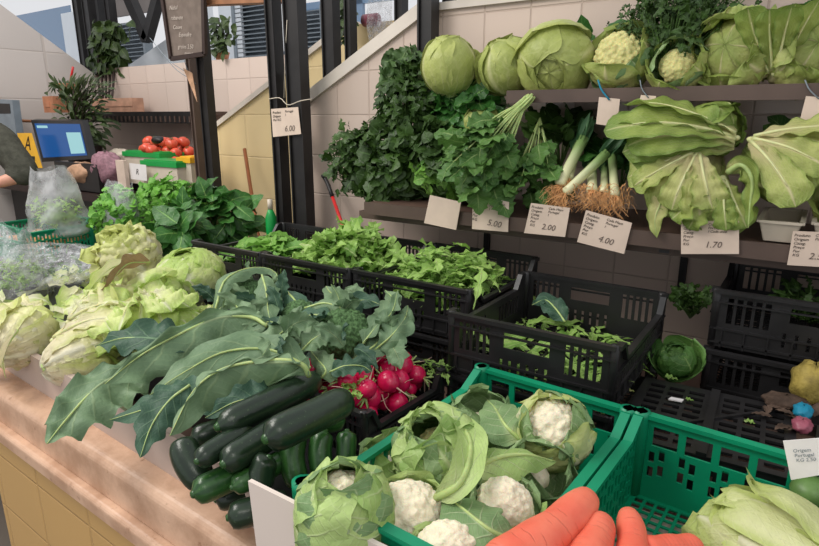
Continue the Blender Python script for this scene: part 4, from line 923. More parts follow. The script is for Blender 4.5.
for lb, q, w, mt in (
    ('ragged grey broccoli leaf right of the dark crown, reaching towards the rocket crate', ((375, 350, 1.03), (392, 335, 1.07), (405, 318, 1.09), (408, 305, 1.10)), .035, 'brocleaf'),
    ('small broccoli leaf lying flat under the dark crown beside the radishes', ((330, 372, 1.01), (345, 366, 1.03), (362, 366, 1.03), (372, 372, 1.02)), .026, 'brocleaf_dark'),
    ('grey broccoli leaf over the left side of the dark crown', ((300, 352, 1.04), (315, 338, 1.07), (332, 332, 1.085), (345, 330, 1.09)), .035, 'brocleaf'),
    ('pale broccoli leaf hanging between the light green crown and the long leaf', ((300, 322, 1.07), (285, 330, 1.07), (272, 342, 1.06), (262, 356, 1.05)), .04, 'brocleaf'),
    ('broccoli leaf in front of the light green crown, curling down', ((232, 300, 1.09), (240, 310, 1.09), (252, 318, 1.08), (262, 324, 1.07)), .03, 'brocleaf'),
    ('grey leaf spread behind the dark crown towards the black crates', ((318, 318, 1.05), (345, 305, 1.08), (365, 300, 1.09), (382, 305, 1.09)), .035, 'brocleaf_dark'),
    ('broccoli leaf under the arched stalk covering the back courgettes', ((290, 400, 1.0), (262, 398, 1.03), (235, 402, 1.03), (205, 418, 1.0)), .04, 'brocleaf_dark')):
    big_leaf('broccoli_leaf', lb, L3(*q), (rnd.uniform(.0, .6), -.7, .7), w, mt, rnd.uniform(-.3, .2), .22, 4, ribr=.0022, lobe=.2)
m = MB(); m.box(-1.75, -1.02, .86, 1.40, .777, .93); tag(m.build('riser_block', M['blackplastic'], origin=(-1.4, 1.1, .777)), 'dark block hidden under the broccoli', 'block')
m = MB()
loose_leaves(m, -1.55, -.98, .92, 1.36, .95, 90, .10, .035, 'oval', .2, .07, .15)
tag(m.build('loose_broccoli_leaves', M['brocleaf_dark'], origin=(-1.3, 1.1, .93)), 'small dark leaves filling the gaps around the broccoli crowns', 'leaves', kind='stuff')

# ---- lettuces and cabbages on the left
rnd.seed(196)
head('cabbage', A(190, 276, z=1.05), (.1, -.3, 1), .115, 'round pale green cabbage at the back of the heap nearest the black crates', 'cabbage', 'lettuce', .75, 7, (1.2, 1.4), (.15, .5), .0, .04, .02, 4, .03, 0)
head('curly_lettuce', A(130, 256, z=1.07), (.0, -.5, 1), .105, 'crinkled creamy lettuce standing highest in the heap', 'lettuce', 'lettuce_yellow', 1., 9, (.8, 1.0), (.2, .6), .0, .10, .09, 6, .05, 1, hcr=.06, lobe=.06, loose_open=.15)
head('lettuce', A(158, 300, z=1.0), (.85, -.4, -.15), .085, 'large lettuce with a white heart spreading towards the broccoli', 'lettuce', 'lettuce', 1.35, 9, (.9, 1.2), (.4, .9), .12, .10, .07, 5, .03, 2, lobe=.05, loose_open=.2)
endive('lettuce', 'lettuce leaves with white ribs fanning right, in front of the round cabbage', A(150, 296, z=1.06), (.85, -.4, -.15), .26, .07, 9, .5, 'lettuce', ruffle=.16)
head('lettuce', A(118, 312, z=.985), (.5, .6, .1), .078, 'lettuce with its pale pink cut base facing the front', 'lettuce', 'lettuce_yellow', 1.15, 8, (.9, 1.2), (.5, .9), .1, .10, .06, 5, .03, 1, lobe=.05, loose_open=.2)
endive('lettuce', 'pale green lettuce leaves lying behind the front lettuce, tips to the right', A(110, 318, z=1.0), (.8, -.1, .0), .20, .06, 7, .7, 'lettuce', ruffle=.18)
head('lettuce', A(82, 356, z=.925), (.2, .8, .1), .072, 'front lettuce with thick white leaf bases bulging over the riser board', 'lettuce', 'lettuce_yellow', 1.3, 8, (.9, 1.2), (.5, .9), .1, .10, .05, 5, .02, 1, loose_open=.2)
endive('lettuce', 'long white ribbed lettuce lying diagonally beside the front one', A(55, 340, z=.97), (.55, .75, .1), .26, .055, 7, .35, 'lettuce_yellow', ruffle=.14)
head('lettuce', A(22, 338, z=.94), (-.3, .6, .1), .075, 'pale yellow lettuce at the left edge of the photo drooping over the board', 'lettuce', 'lettuce_yellow', 1.3, 8, (.9, 1.2), (.5, 1.), .1, .12, .06, 5, .03, 1, loose_open=.2)
endive('lettuce', 'creamy lettuce leaves spreading left at the left edge of the photo', A(40, 322, z=.98), (-.75, -.15, -.1), .22, .06, 8, .7, 'lettuce_yellow', ruffle=.18)
endive('lettuce', 'light green frilly lettuce behind the two front ones', A(70, 322, z=.98), (.15, .75, .2), .24, .065, 9, .9, 'lettuce', ruffle=.2, lobe=.12)
head('lettuce', A(150, 345, z=.92), (.6, .3, .2), .07, 'small lettuce low down half covered by the dark broccoli leaf', 'lettuce', 'lettuce', 1.1, 7, (.9, 1.2), (.5, .9), .1, .10, .06, 5, .03, 1, loose_open=.2)
endive('lettuce', 'light green lettuce tips between the white hearted lettuce and the broccoli', A(185, 330, z=.98), (.8, .2, .15), .18, .05, 7, .8, 'lettuce', ruffle=.22, lobe=.12)
big_leaf('wilted_leaf', 'brown edged wilted lettuce leaf sticking out under the creamy lettuce', L3((150, 262, 1.12), (128, 264, 1.13), (112, 280, 1.10), (98, 300, 1.04)), (-.5, -.5, .4), .035, 'brown_leaf', .3, .15, 4, ribr=.003)
big_leaf('lettuce_leaf', 'bright green outer leaf left of the brown wilted one', L3((130, 262, 1.11), (108, 270, 1.10), (92, 288, 1.05), (84, 306, 1.0)), (-.6, -.4, .5), .04, 'lettuce', .2, .12, 4, ribr=.003, tint=0)
big_leaf('lettuce_leaf', 'pale lettuce leaf hanging down over the board at the left edge', L3((18, 330, 1.0), (8, 345, .97), (3, 362, .92), (6, 378, .88)), (-.3, -.9, .2), .035, 'lettuce_yellow', .2, .12, 3, ribr=.004)
m = MB(); m.prism([V(-3.1, .84, .777), V(-1.78, .77, .777), V(-1.78, 1.38, .777), V(-3.1, 1.6, .777)], (0, 0, .09)); tag(m.build('riser_block', M['blackplastic'], origin=(-2.4, 1.1, .777)), 'dark block hidden under the lettuces', 'block')
m = MB(); loose_leaves(m, -2.7, -1.45, .84, 1.4, .88, 80, .14, .06, 'oval', .2, .06)
tag(m.build('loose_lettuce_leaves', M['lettuce'], origin=(-2.1, 1.1, .87)), 'loose lettuce leaves filling the heap between the heads', 'leaves', kind='stuff')

# ---- contents of the black crates
rnd.seed(196)
m = MB(); loose_leaves(m, -2.06, -1.71, yF+.06, yB-.08, 1.0, 240, .08, .028, 'oval', .2, .09, gather=True, nu=2, nv=7)
tag(m.build('leafy_greens', M['salad'], origin=(-1.885, 1.7, 1.0)), 'small dark leafy greens in the leftmost black crate', 'greens', kind='stuff')
m = MB(); loose_leaves(m, -1.65, -1.27, yF+.07, yB-.08, .985, 230, .135, .046, 'oak', .35, .19, gather=True, rise=.8, nu=4, nv=14)
tag(m.build('salad_leaves', M['rocket'], origin=(-1.46, 1.7, 1.0)), 'bright green lobed salad leaves heaped in a black crate', 'salad', kind='stuff')
m = MB(); loose_leaves(m, -1.21, -.82, yF+.06, yB-.10, .985, 230, .15, .026, 'rocket', .3, .15, gather=True, rise=.8, nu=3, nv=14)
tag(m.build('rocket_leaves', M['rocket'], origin=(-1.015, 1.7, 1.0)), 'pale green rocket leaves heaped in the black crate nearest the deep crate', 'rocket', kind='stuff')
m = MB(); loose_leaves(m, -.71, -.34, 1.30, 1.73, .955, 120, .15, .02, 'rocket', .2, .04, rise=.25)
tag(m.build('rocket_leaves', M['rocket'], origin=(-.523, 1.5, .94)), 'few rocket leaves at the bottom of the deep black crate', 'rocket', kind='stuff')
big_leaf('kale_leaf', 'dark grey leaf lying at the back left inside the deep black crate', L3((565, 322, 1.0), (555, 308, 1.03), (545, 300, 1.04), (532, 305, 1.03)), (0, -.6, 1), .035, 'brocleaf_dark', .1, .25, 4, ribr=.003)
big_leaf('rocket_leaf', 'single rocket leaf drooping over the rim of the black crate', [V(-.86, 1.62, 1.13), V(-.80, 1.56, 1.145), V(-.775, 1.50, 1.11), V(-.77, 1.46, 1.05)], (.5, -.6, .6), .022, 'rocket', .1, .2, 3, kind='oak', ribr=.0015)

# ================================================================ GREENS ON THE LOWER SHELF
YS = 2.02
mound('parsley_bunch', 'dark leafy bunch of greens leftmost on the lower shelf, beside the red handle', 'greens', A(360, 160, y=2.08), .13, .13, .16, 380, .028, .056, 'parsley', 'tri')
mound('parsley_bunch', 'dark green bunch in the middle of the left greens, lowest part', 'greens', A(395, 168, y=2.03), .14, .13, .17, 460, .028, .058, 'parsley', 'oval')
mound('parsley_bunch', 'dark bushy bunch rising highest beside the black post', 'greens', A(408, 112, y=2.10), .16, .12, .18, 460, .030, .060, 'parsley', 'tri', base=A(405, 180, y=2.12))
mound('parsley_bunch', 'dark bunch of small leaved greens above the blank price card', 'greens', A(438, 160, y=2.04), .13, .12, .16, 360, .028, .054, 'parsley', 'round')
rnd.seed(5)
mound('kale_bunch', 'curly blue green kale at the top left against the white wall', 'kale', A(402, 72, y=2.17), .11, .07, .10, 60, .042, .085, 'kale', 'round', ruffle=.35, lobe=.2, nu=5, nv=12, base=A(405, 130, y=2.16))
mound('spinach_bunch', 'dark broad leaved bunch behind the turnip greens under the first cabbage', 'greens', A(472, 115, y=2.14), .15, .10, .12, 120, .040, .085, 'spinach', 'oval', nu=4, nv=10, base=A(475, 180, y=2.12))
mound('lettuce_leaf_bunch', 'lighter green leaves low between the dark bunches and the turnip greens', 'greens', A(440, 175, y=1.98), .10, .08, .07, 60, .035, .075, 'salad', 'oval', nu=4, nv=10)
rnd.seed(11)
bunch('turnip_green_bunch', 'big bunch of turnip greens, pale cut stems at the top, fanning down', 'greens', A(527, 100, y=1.95), (-.45, -.25, -.62), .32, .5, 110, .038, .095, 'turnip', 'oval', 'stem', .2, .25, .35, stemr=.003, lobe=.2, nu=5, nv=14, min_t=.3)
m = MB()
tr = bpy.context.scene.objects['turnip_green_bunch']
for k in range(16):
    o = V(rnd.uniform(-.03, .03), rnd.uniform(-.02, .02), rnd.uniform(-.01, .015)); r0 = A(527, 100, y=1.95)
    m.tube([r0+o*.5+V(.01, 0, .012), r0+o*.6, r0+o+V(-.06, -.02, -.06)], .0045, 6)
m.build('cut_stems', M['stem'], tr)
bunch('turnip_green_bunch', 'leafy greens fanning right beside the leeks', 'greens', A(540, 118, y=2.02), (.05, -.3, -.85), .26, .45, 55, .032, .07, 'turnip', 'oval', 'stem', .2, .25, .3, lobe=.15, nu=5, nv=11)
mound('turnip_green_bunch', 'low leafy greens above the price card reading 5.00', 'greens', A(480, 172, y=1.99), .16, .09, .08, 90, .032, .07, 'turnip', 'oval', ruffle=.2, lobe=.2, nu=4, nv=11)
bunch('spinach_bunch', 'dark greens in the shade behind the leeks', 'greens', A(560, 170, y=2.18), (.1, -.2, 1), .26, .6, 60, .035, .075, 'parsley', 'oval', 'stemgreen', .12, .2, .6)
bunch('spinach_bunch', 'dark green leaves in the shade left of the endives', 'greens', A(620, 190, y=2.2), (.0, -.2, 1), .20, .6, 40, .035, .075, 'spinach', 'oval', 'stemgreen', .12, .2, .6)
bunch('spinach_bunch', 'dark leaves in the shade at the right end behind the white trays', 'greens', A(800, 190, y=2.2), (.0, -.3, 1), .2, .7, 45, .035, .075, 'turnip', 'oval', 'stemgreen', .12, .2, .6)
head('cabbage', A(482, 122, y=2.10), (0, -.6, .8), .07, 'green cabbage half hidden behind the turnip greens under the upper shelf', 'cabbage', 'cabbage_dim', .9, 6, (1.1, 1.3), (.2, .6), .0, .05, .02, 3, .015, 1)
# leeks
rnd.seed(21)
def leek(root, top, r, label, roots=34):
    root, top = np.asarray(root, float), np.asarray(top, float); t = nrm(top-root); L = np.linalg.norm(top-root)
    th = thing('leek', root, label, 'leek', 'leeks on the lower shelf')
    m = MB(); m.tube([root-t*.006, root, root+t*.02, root+t*L*.6, top], [r*.6, r*1.1, r, r*.95, r*1.05], 14); m.build('shaft', M['leekshaft'], th)
    m = MB()
    for k in range(6):
        d = nrm(t+V(rnd.uniform(-.35, .35), rnd.uniform(-.4, .2), rnd.uniform(-.1, .2))); leaf(m, top-t*.03, d, V(rnd.uniform(-1, 1), -1, .3), .11, .017, rnd.uniform(-.3, 1.), 'strap', .7, .03, 2)
    m.build('leaves', M['leek'], th)
    m = MB()
    for k in range(roots):
        d = nrm(-t+.9*V(rnd.uniform(-1, 1), rnd.uniform(-1, .4), rnd.uniform(-1, .6))); q = root+d*.02; m.tube([root, q, q+d*.02+V(rnd.uniform(-.015, .015), 0, -.008), q+d*.03+V(rnd.uniform(-.03, .03), rnd.uniform(-.01, .01), -.025)], [.0014, .0011, .0009, .0006], 4, caps=False)
    m.build('roots', M['root'], th)
leek(A(560, 184, y=1.90), A(584, 138, y=2.0), .018, 'thick leek leaning right, leftmost of the leeks')
leek(A(568, 178, y=1.93), A(578, 145, y=2.08), .016, 'leek behind the leftmost one with dark green top')
leek(A(566, 192, y=1.88), A(608, 152, y=1.94), .015, 'long pale leek lying slantwise across the others')
leek(A(592, 190, y=1.88), A(592, 165, y=2.05), .016, 'short upright leek in the middle of the leeks')
leek(A(604, 192, y=1.88), A(605, 168, y=2.05), .013, 'small leek second from the right')
leek(A(615, 195, y=1.88), A(612, 155, y=2.02), .014, 'rightmost leek with thin white shaft')
m = MB()
for k in range(420):
    p = A(rnd.uniform(545, 632), rnd.uniform(183, 206), y=rnd.uniform(1.86, 1.92)); d = V(rnd.uniform(-1, 1), rnd.uniform(-.4, .3), rnd.uniform(-.8, .5)); m.tube([p, p+d*.015+V(0, 0, -.004), p+d*.03+V(0, 0, -.018)], [.0011, .0009, .0006], 3, caps=False)
tag(m.build('leek_roots', M['root'], origin=A(590, 195, y=1.9)), 'mat of stringy orange brown leek roots over the shelf edge', 'roots', kind='stuff')
# endives
rnd.seed(31)
endive('escarole', 'long green escarole lying on top with its leaf tips to the left', A(735, 138, y=1.93), (-.9, -.05, -.02), .35, .060, 9, .25, 'escarole', (0, -.7, .9), .45, 'blade', .10, flat=.5)
head('escarole', A(712, 128, y=1.99), (.8, -.5, .1), .070, 'heart of the long green escarole, curled leaves at its right end', 'lettuce', 'escarole', 1.1, 8, (.7, 1.), (.4, .9), .1, .10, .05, 3, .02, 0, pleat=.02)
endive('escarole', 'yellow green escarole fanning down over the shelf edge below the long one', A(697, 153, y=1.90), (-.35, -.2, -.85), .215, .058, 14, 1.0, 'escarole_pale', (0, -1, .3), .5, 'fan', .14, lobe=.08)
head('escarole', A(690, 178, y=2.02), (-.35, -.45, -.65), .095, 'dense escarole head behind the leaves that fan over the shelf edge', 'lettuce', 'escarole_pale', 1., 7, (.9, 1.1), (.3, .7), .1, .1, .05, 4, .02, 0, pleat=.02)
endive('escarole', 'pale ribbed escarole with its cut base up, right of the long one', A(752, 140, y=1.92), (.85, -.10, -.35), .24, .058, 11, .8, 'escarole_pale', (0, -.8, .7), .5, 'fan', .12, lobe=.08)
head('escarole', A(775, 165, y=2.0), (.8, -.3, -.4), .08, 'inner head of the pale ribbed escarole above the white tray', 'lettuce', 'escarole', 1.1, 7, (.9, 1.1), (.4, .8), .1, .1, .05, 4, .02, 0, pleat=.02)
endive('escarole', 'small yellow green endive hanging over the price card', A(722, 180, y=1.89), (-.05, -.2, -.9), .16, .045, 9, .8, 'escarole', (0, -1, .3), .4, 'fan', .2, lobe=.14, rootr=.012)
big_leaf('escarole_leaf', 'escarole leaf with thick white rib arching down over the white tray', [A(728, 172, y=1.87), A(742, 165, y=1.84), A(752, 180, y=1.83), A(750, 205, y=1.83), A(748, 228, y=1.82)], (.3, -1, .2), .035, 'escarole', .1, .2, 4, ribr=.008, lobe=.1)
big_leaf('escarole_leaf', 'bright yellow green leaf tip dangling left of the long price card', [A(665, 190, y=1.85), A(660, 205, y=1.84), A(655, 220, y=1.835), A(657, 238, y=1.83)], (-.2, -1, .2), .03, 'escarole_pale', .1, .15, 3, ribr=.003)
def tray(x0, x1, y0, y1, z0, h, label, rot=0):
    t = thing('plastic_tray', ((x0+x1)/2, (y0+y1)/2, z0), label, 'tray'); m = MB(); e = .015
    b = [(x0+e, y0+e), (x1-e, y0+e), (x1-e, y1-e), (x0+e, y1-e)]; T = [(x0, y0), (x1, y0), (x1, y1), (x0, y1)]
    for i in range(4):
        j = (i+1) % 4; m.prism([V(*b[i], z0), V(*b[j], z0), V(*T[j], z0+h), V(*T[i], z0+h)], nrm(V((x0+x1)/2-(b[i][0]+b[j][0])/2, (y0+y1)/2-(b[i][1]+b[j][1])/2, 0))*.003)
    m.box(x0+e, x1-e, y0+e, y1-e, z0, z0+.003); m.build('tray_body', M['whiteplastic'], t)
    m = MB()
    for i in range(4): m.bar(V(*T[i], z0+h), V(*T[(i+1) % 4], z0+h), .012, .007)
    m.build('rim', M['whiteplastic'], t)
ta = A(757, 235, y=1.865); tray(ta[0], ta[0]+.10, 1.865, 2.14, 1.264, .055, 'white plastic tray under the pale escarole')
tray(ta[0]+.125, ta[0]+.35, 1.865, 2.14, 1.264, .06, 'white plastic tray at the right edge of the lower shelf')
head('escarole', (ta[0]+.2, 1.99, 1.36), (-.2, -.5, .6), .06, 'pale vegetable in the white tray at the right edge', 'vegetable', 'escarole_pale', 1, 6, (.9, 1.1), (.3, .7), .2, .1, .06)
# ================================================================ UPPER SHELF
rnd.seed(41)
head('cabbage', A(449, 66, y=2.08), (0, -.2, 1), .10, 'pale green cabbage leftmost, in front of the black post at the shelf end', 'cabbage', 'cabbage_dim', 1.05, 7, (1.1, 1.35), (.15, .5), .0, .06, .015, 3, .012, 1, loose_open=.1)
head('cabbage', A(508, 66, y=2.11), (-.2, -.3, 1), .102, 'pale green cabbage at the left end of the upper shelf', 'cabbage', 'cabbage_dim', .95, 7, (1.1, 1.35), (.15, .5), .0, .06, .015, 3, .012, 1, loose_open=.1)
head('cabbage', A(556, 64, y=2.07), (.1, -.9, -.35), .125, 'pale green cabbage with its veined underside showing, second on the upper shelf', 'cabbage', 'cabbage_dim', .8, 7, (1.1, 1.35), (.15, .5), .0, .06, .015, 3, .012, 1, loose_open=.1)
bunch('spinach_bunch', 'dark green leaves sticking up behind the cabbages on the upper shelf', 'greens', A(590, 75, y=2.2), (-.15, -.1, 1), .15, .6, 14, .035, .10, 'spinach', 'oval', 'stemgreen', .1, .2, .5, nu=4, nv=10)
mound('parsley_bunch', 'large dark curly parsley bunch on the upper shelf', 'parsley', A(670, 32, y=2.10), .19, .12, .14, 760, .014, .032, 'parsley', 'tri', ruffle=.3)
mound('parsley_bunch', 'second dark parsley bunch behind, reaching the top of the photo', 'parsley', A(685, 3, y=2.2), .18, .08, .15, 380, .013, .030, 'parsley', 'tri', ruffle=.3, base=A(690, 60, y=2.2))
cauliflower(A(622, 60, y=2.07), (-.1, -.8, .5), .095, 'pale yellow cauliflower left of the parsley on the upper shelf', 8, (.7, 1.3), .15, .4, 'escarole_pale', .85, None, 'curd_yellow')
cauliflower(A(678, 68, y=2.04), (.1, -.8, .3), .075, 'small pale cauliflower under the parsley on the upper shelf', 8, (.5, 1.1), .2, 1.4, 'escarole_pale', .7, None, 'curd_yellow')
head('escarole', A(735, 52, y=2.07), (-.25, -.9, .2), .105, 'open pale escarole with its yellow heart facing out on the upper shelf', 'lettuce', 'escarole_pale', .8, 10, (.6, .8), (.5, 1.), .18, .12, .06, 4, .02, 0, lobe=.04, pleat=.025)
endive('escarole', 'ribbed escarole leaves arching over the yellow heart at the top of the upper shelf', A(775, 72, y=2.0), (-.1, .05, 1), .20, .050, 5, .5, 'escarole', (.4, -1, .2), -.7, 'fan', .1)
head('escarole', A(806, 55, y=2.07), (.3, -.8, .3), .095, 'escarole with pale ribs at the right end of the upper shelf', 'lettuce', 'escarole_pale', .9, 9, (.6, .8), (.4, .9), .2, .12, .06, 4, .02, 0, lobe=.06, pleat=.025)
bunch('turnip_green_bunch', 'dark leaves at the top right corner behind the escarole', 'greens', A(815, 30, y=2.2), (.1, 0, 1), .10, .6, 18, .03, .07, 'spinach', 'oval', 'stemgreen', .12, .2, .5)
bunch('turnip_green_bunch', 'dark greens between the two escaroles on the upper shelf', 'greens', A(778, 78, y=2.14), (.0, -.3, 1), .14, .6, 40, .026, .06, 'turnip', 'oval', 'stemgreen', .12, .2, .5)

# ================================================================ PRICE CARDS
lw = 'Produto\nOrigem\nCateg.\nPreço\nPor\nKG'
card('blank pinkish price card leftmost on the lower shelf', ((430, 195), (461, 202), (456, 230), (424, 223)), 1.835, ())
bpy.context.scene.objects['price_card'].location = bpy.context.scene.objects['price_card'].location
def wcard(label, px, price, right='Cada Maço\nPortugal\nI', y=1.84, big=(.42, .78), bs=.26):
    card(label, px, y, [(lw, .04, .15, .115, 'ink'), (right, .48, .13, .105, 'ink'), (price, big[0], big[1], bs, 'pencil')])
wcard('price card reading 5.00 hanging from the lower shelf under the turnip greens', ((473, 195), (509, 202), (508, 232), (472, 229)), '5.00')
wcard('price card reading 2.00 hanging below the left leeks', ((531, 203), (570, 208), (565, 237), (524, 233)), '2.00')
wcard('tilted price card reading 4.00 hanging below the leek roots', ((586, 210), (632, 223), (624, 254), (577, 242)), '4.00')
wcard('wide price card hanging below the endives and the dangling leaf', ((681, 221), (739, 221), (739, 254), (681, 254)), '1.70', 'Couves\nPortugal\nI Cada unid.')
wcard('price card at the right edge hanging below the white tray', ((793, 231), (842, 233), (838, 268), (787, 265)), '2.50', 'Cenoura\nPortugal')
for px, lb, bl in ((((599, 97), (620, 99), (617, 127), (596, 124)), 'small blank tag on a blue tie hanging from the upper shelf', 1), (((641, 95), (656, 96), (654, 125), (633, 122)), 'blank tag half hidden behind the long escarole, hanging from the upper shelf', 0), (((806, 96), (832, 98), (828, 136), (797, 131)), 'blank pinkish card hanging from the upper shelf at the right edge', 0)):
    c = card(lb, px, 1.962, (), name='price_tag')
    a = A((px[0][0]+px[1][0])/2, px[0][1]+3, y=1.96); m = MB(); b = A(px[0][0]-1, 80, y=1.965)
    m.tube(spline([a, (a+b)/2+V(-.006, -.003, 0), b], 6), .003 if bl else .0018, 6); m.build('tie', M['bluetape' if bl else 'louver'], c)
cp = card('pinkish price card reading 6.00 tied between the two black posts at the left', ((271, 109), (298, 107), (301, 134), (273, 137)), 2.115, [('Produto\nOrigem\nPor KG', .05, .18, .13, 'ink'), ('Portugal\nI', .52, .16, .12, 'ink'), ('6.00', .46, .82, .30, 'pencil')])
m = MB(); m.tube(spline([A(269, 99, y=2.12), A(280, 98, y=2.115), A(288, 105, y=2.11), A(300, 101, y=2.11), A(312, 99, y=2.13)], 14), .0022, 6); m.build('string', M['whiteplastic'], cp)
m = MB(); m.tube([A(284, 98, y=2.12), A(285, 60, y=2.13), A(287, 20, y=2.13)], .0018, 5); m.build('string', M['whiteplastic'], cp)

# tools between the walls
a, b = A(325, 176, y=2.20), A(345, 232, y=2.12)
t = thing('pry_bar', b-nrm(a-b)*(b[2]-.79)/nrm(a-b)[2], 'red handled bar with black hooked tip leaning on the white wall', 'tool'); d = nrm(a-b); L = np.linalg.norm(a-b)
m = MB(); m.tube([b-d*(b[2]-.80)/d[2], b+d*L*.62], .0085, 10); m.build('handle', M['red'], t)
m = MB(); m.tube(spline([b+d*L*.62, b+d*L*.85, b+d*L*.97+V(-.008, 0, 0), b+d*L*1.0+V(-.004, -.012, .002)], 8), .010, 8); m.build('tip', M['black_steel'], t)
t = thing('broom', A(259, 240, y=2.7), 'brown wooden broom handle leaning on the yellow wall', 'broom'); m = MB(); a, b = A(244.5, 149, y=2.85), A(259, 242, y=2.62); d = nrm(b-a)
m.tube([a, b+d*.6], .013, 8); m.build('handle', M['broomwood'], t); m = MB(); m.obox(b+d*.6+V(-.12, -.02, -.12), (.24, 0, 0), (0, .04, 0), (0, 0, .14)); m.build('brush', M['dark_wood'], t)
b = A(272, 236, y=2.05); t = thing('bottle', (b[0], 2.05, .94), 'small green capped bottle behind the black crates, right of the broom', 'bottle')
m = MB(); m.tube([(b[0], 2.05, .776), (b[0], 2.05, 1.10), (b[0], 2.05, 1.12), (b[0], 2.05, 1.14)], [.028, .028, .02, .012], 12); m.build('body', M['greenplastic2'], t)
m = MB(); m.tube([(b[0], 2.05, 1.14), (b[0], 2.05, 1.19)], .013, 10); m.build('cap', M['whiteplastic'], t); t.location = (b[0], 2.05, .776)
for ch in t.children: ch.location = (0, 0, .94-.776)

# ================================================================ LEFT: SPINACH, BAGS
mound('watercress_bunch', 'bright green small leaved cress heap left of the spinach', 'greens', A(122, 218, z=1.05), .24, .15, .17, 480, .022, .038, 'cress', 'round', nu=2, nv=6)
mound('watercress_bunch', 'bright green small leaved greens at the top of the heap', 'greens', A(172, 202, z=1.10), .28, .16, .15, 520, .026, .044, 'cress', 'round', nu=2, nv=6)
mound('spinach_bunch', 'dark broad leaved spinach bunch lying towards the black posts', 'spinach', A(215, 215, z=1.06), .25, .16, .17, 130, .044, .14, 'spinach', 'oval', 'stem', .1, .3, .6, nu=5, nv=12)
mound('spinach_bunch', 'dark spinach leaves hanging in front of the bright cress', 'spinach', A(176, 232, z=1.02), .20, .13, .12, 80, .044, .14, 'spinach', 'oval', 'stem', .1, .3, .7, nu=5, nv=12)
crate('vegetable_crate', (-2.62, 1.72, .777), .46, .36, .14, 'black crate under the spinach and cress heap')
def blob_bag(name, label, c, rx, ry, rz, mat, seedp, tie=None, cat='plastic bag', pouch=False, amp=.12, content=None):
    t = thing(name, (c[0], c[1], c[2]-rz), label, cat); r2 = random.Random(seedp); m = MB(); seg, ring = 36, 26
    P = np.zeros((seg, ring+1, 3)); UV = np.zeros((seg, ring+1, 2)); ph = [r2.uniform(0, 6) for _ in range(6)]
    for i in range(seg):
        for j in range(ring+1):
            v = j/ring; th = math.pi*(.02+.96*v); p = 2*math.pi*i/seg
            cr = 1+amp*(math.sin(3*p+4*th+ph[0])*.5+math.sin(7*p-5*th+ph[1])*.35+math.sin(13*p+9*th+ph[2])*.22+math.sin(17*p-15*th+ph[3])*.15)
            sx = abs(math.sin(th))**.7
            P[i, j] = (c[0]+rx*cr*sx*math.cos(p), c[1]+ry*cr*sx*math.sin(p), c[2]+rz*math.cos(th)*(1+.05*math.sin(5*p+ph[4])))
            if pouch:   # flat-topped bag: full at the foot, pinched flat and creased at the open mouth
                wx = (.75+.25*(1-v) if v < .7 else .82)+.06*math.sin(6*v+ph[5]); e = min(1, (1-v)*9)**.5; th_ = .25+.75*min(1, v*1.6); cx, sy = math.cos(p), math.sin(p)
                P[i, j] = (c[0]+rx*wx*e*(abs(cx)**.6)*math.copysign(1, cx)*(1+amp*.5*math.sin(11*v+3*p+ph[1])), c[1]+ry*th_*e*(abs(sy)**.8)*math.copysign(1, sy)*cr, c[2]+rz*(1-2*v)+.02*math.sin(3*p+ph[4])*(1-v))
            UV[i, j] = (i/seg, v)
    m.grid(P, UV, .5, wrap=True); m.build('bag_film', M[mat], t)
    if content:
        m = MB()
        for k in range(content[1]):
            q = V(rnd.uniform(-1, 1), rnd.uniform(-1, 1), rnd.uniform(-1, .1)); q = q/max(1, np.linalg.norm(q)*1.15)
            leaf(m, V(*c)+q*V(rx, ry, rz)*.8, (rnd.uniform(-1, 1), rnd.uniform(-1, 1), rnd.uniform(-.2, 1)), (0, -.3, 1), content[2], content[2]*.25, .6, 'tri', .2, .2, 2, 0, 2, 6)
        m.build('herbs', M[content[0]], t)['kind'] = 'stuff'
    return t
bc = A(55, 262, z=.97); blob_bag('clear_plastic_bag', 'crumpled clear plastic bag lying flat behind the lettuces', (bc[0], bc[1], .965), .32, .17, .075, 'film', 4, amp=.16, content=('turnip', 60, .05))
bc = A(12, 265, z=1.0); blob_bag('clear_plastic_bag', 'clear bag of green herbs at the left edge of the photo', (bc[0], bc[1], 1.0), .16, .12, .17, 'film', 8, amp=.08, pouch=True, content=('rocket', 160, .04))
bc = A(56, 206, z=1.08); blob_bag('clear_plastic_bag', 'upright clear bag of herbs standing behind the flat crumpled bag', (bc[0], bc[1], 1.09), .21, .14, .21, 'frost', 3, amp=.10, pouch=True, content=('rocket', 260, .05))
bc = A(80, 222, z=1.04); blob_bag('clear_plastic_bag', 'pinkish frosted bag curved behind the upright herb bag', (bc[0]+.16, bc[1]+.15, 1.06), .13, .08, .18, 'frost', 9, amp=.08, pouch=True)
crate('vegetable_crate', (-3.03, 1.36, .777), .48, .36, .15, 'black crate under the bags of herbs at the left')
# far end of the counter
g = A(22, 200, z=1.0)
m = MB(); m.box(-4.12, -3.35, 1.2, 2.1, .70, .78); tag(m.build('side_table', M['shelf_wood'], origin=(-4.2, 1.7, .7)), 'dark table beyond the herb bags', 'table')
m = MB(); m.box(-4.08, -3.4, 1.25, 2.05, 0, .699); tag(m.build('dark_cabinet', M['black_steel'], origin=(-4.5, 1.7, 0)), 'dark cabinet under the table beyond the herb bags', 'cabinet')
crate('vegetable_crate', (-3.80, 1.62, .78), .50, .40, .22, 'green crate behind the herb bags, under the forearm', 'green')
m = MB()
for k in range(50): m.ball(V(-3.80+rnd.uniform(-.21, .21), 1.62+rnd.uniform(-.17, .17), .80+rnd.uniform(.02, .09)), .03, 8, 6)
tag(m.build('brown_roots', M['root'], origin=(-3.80, 1.62, .8)), 'brown roots in the far green crate', 'vegetables', kind='stuff')

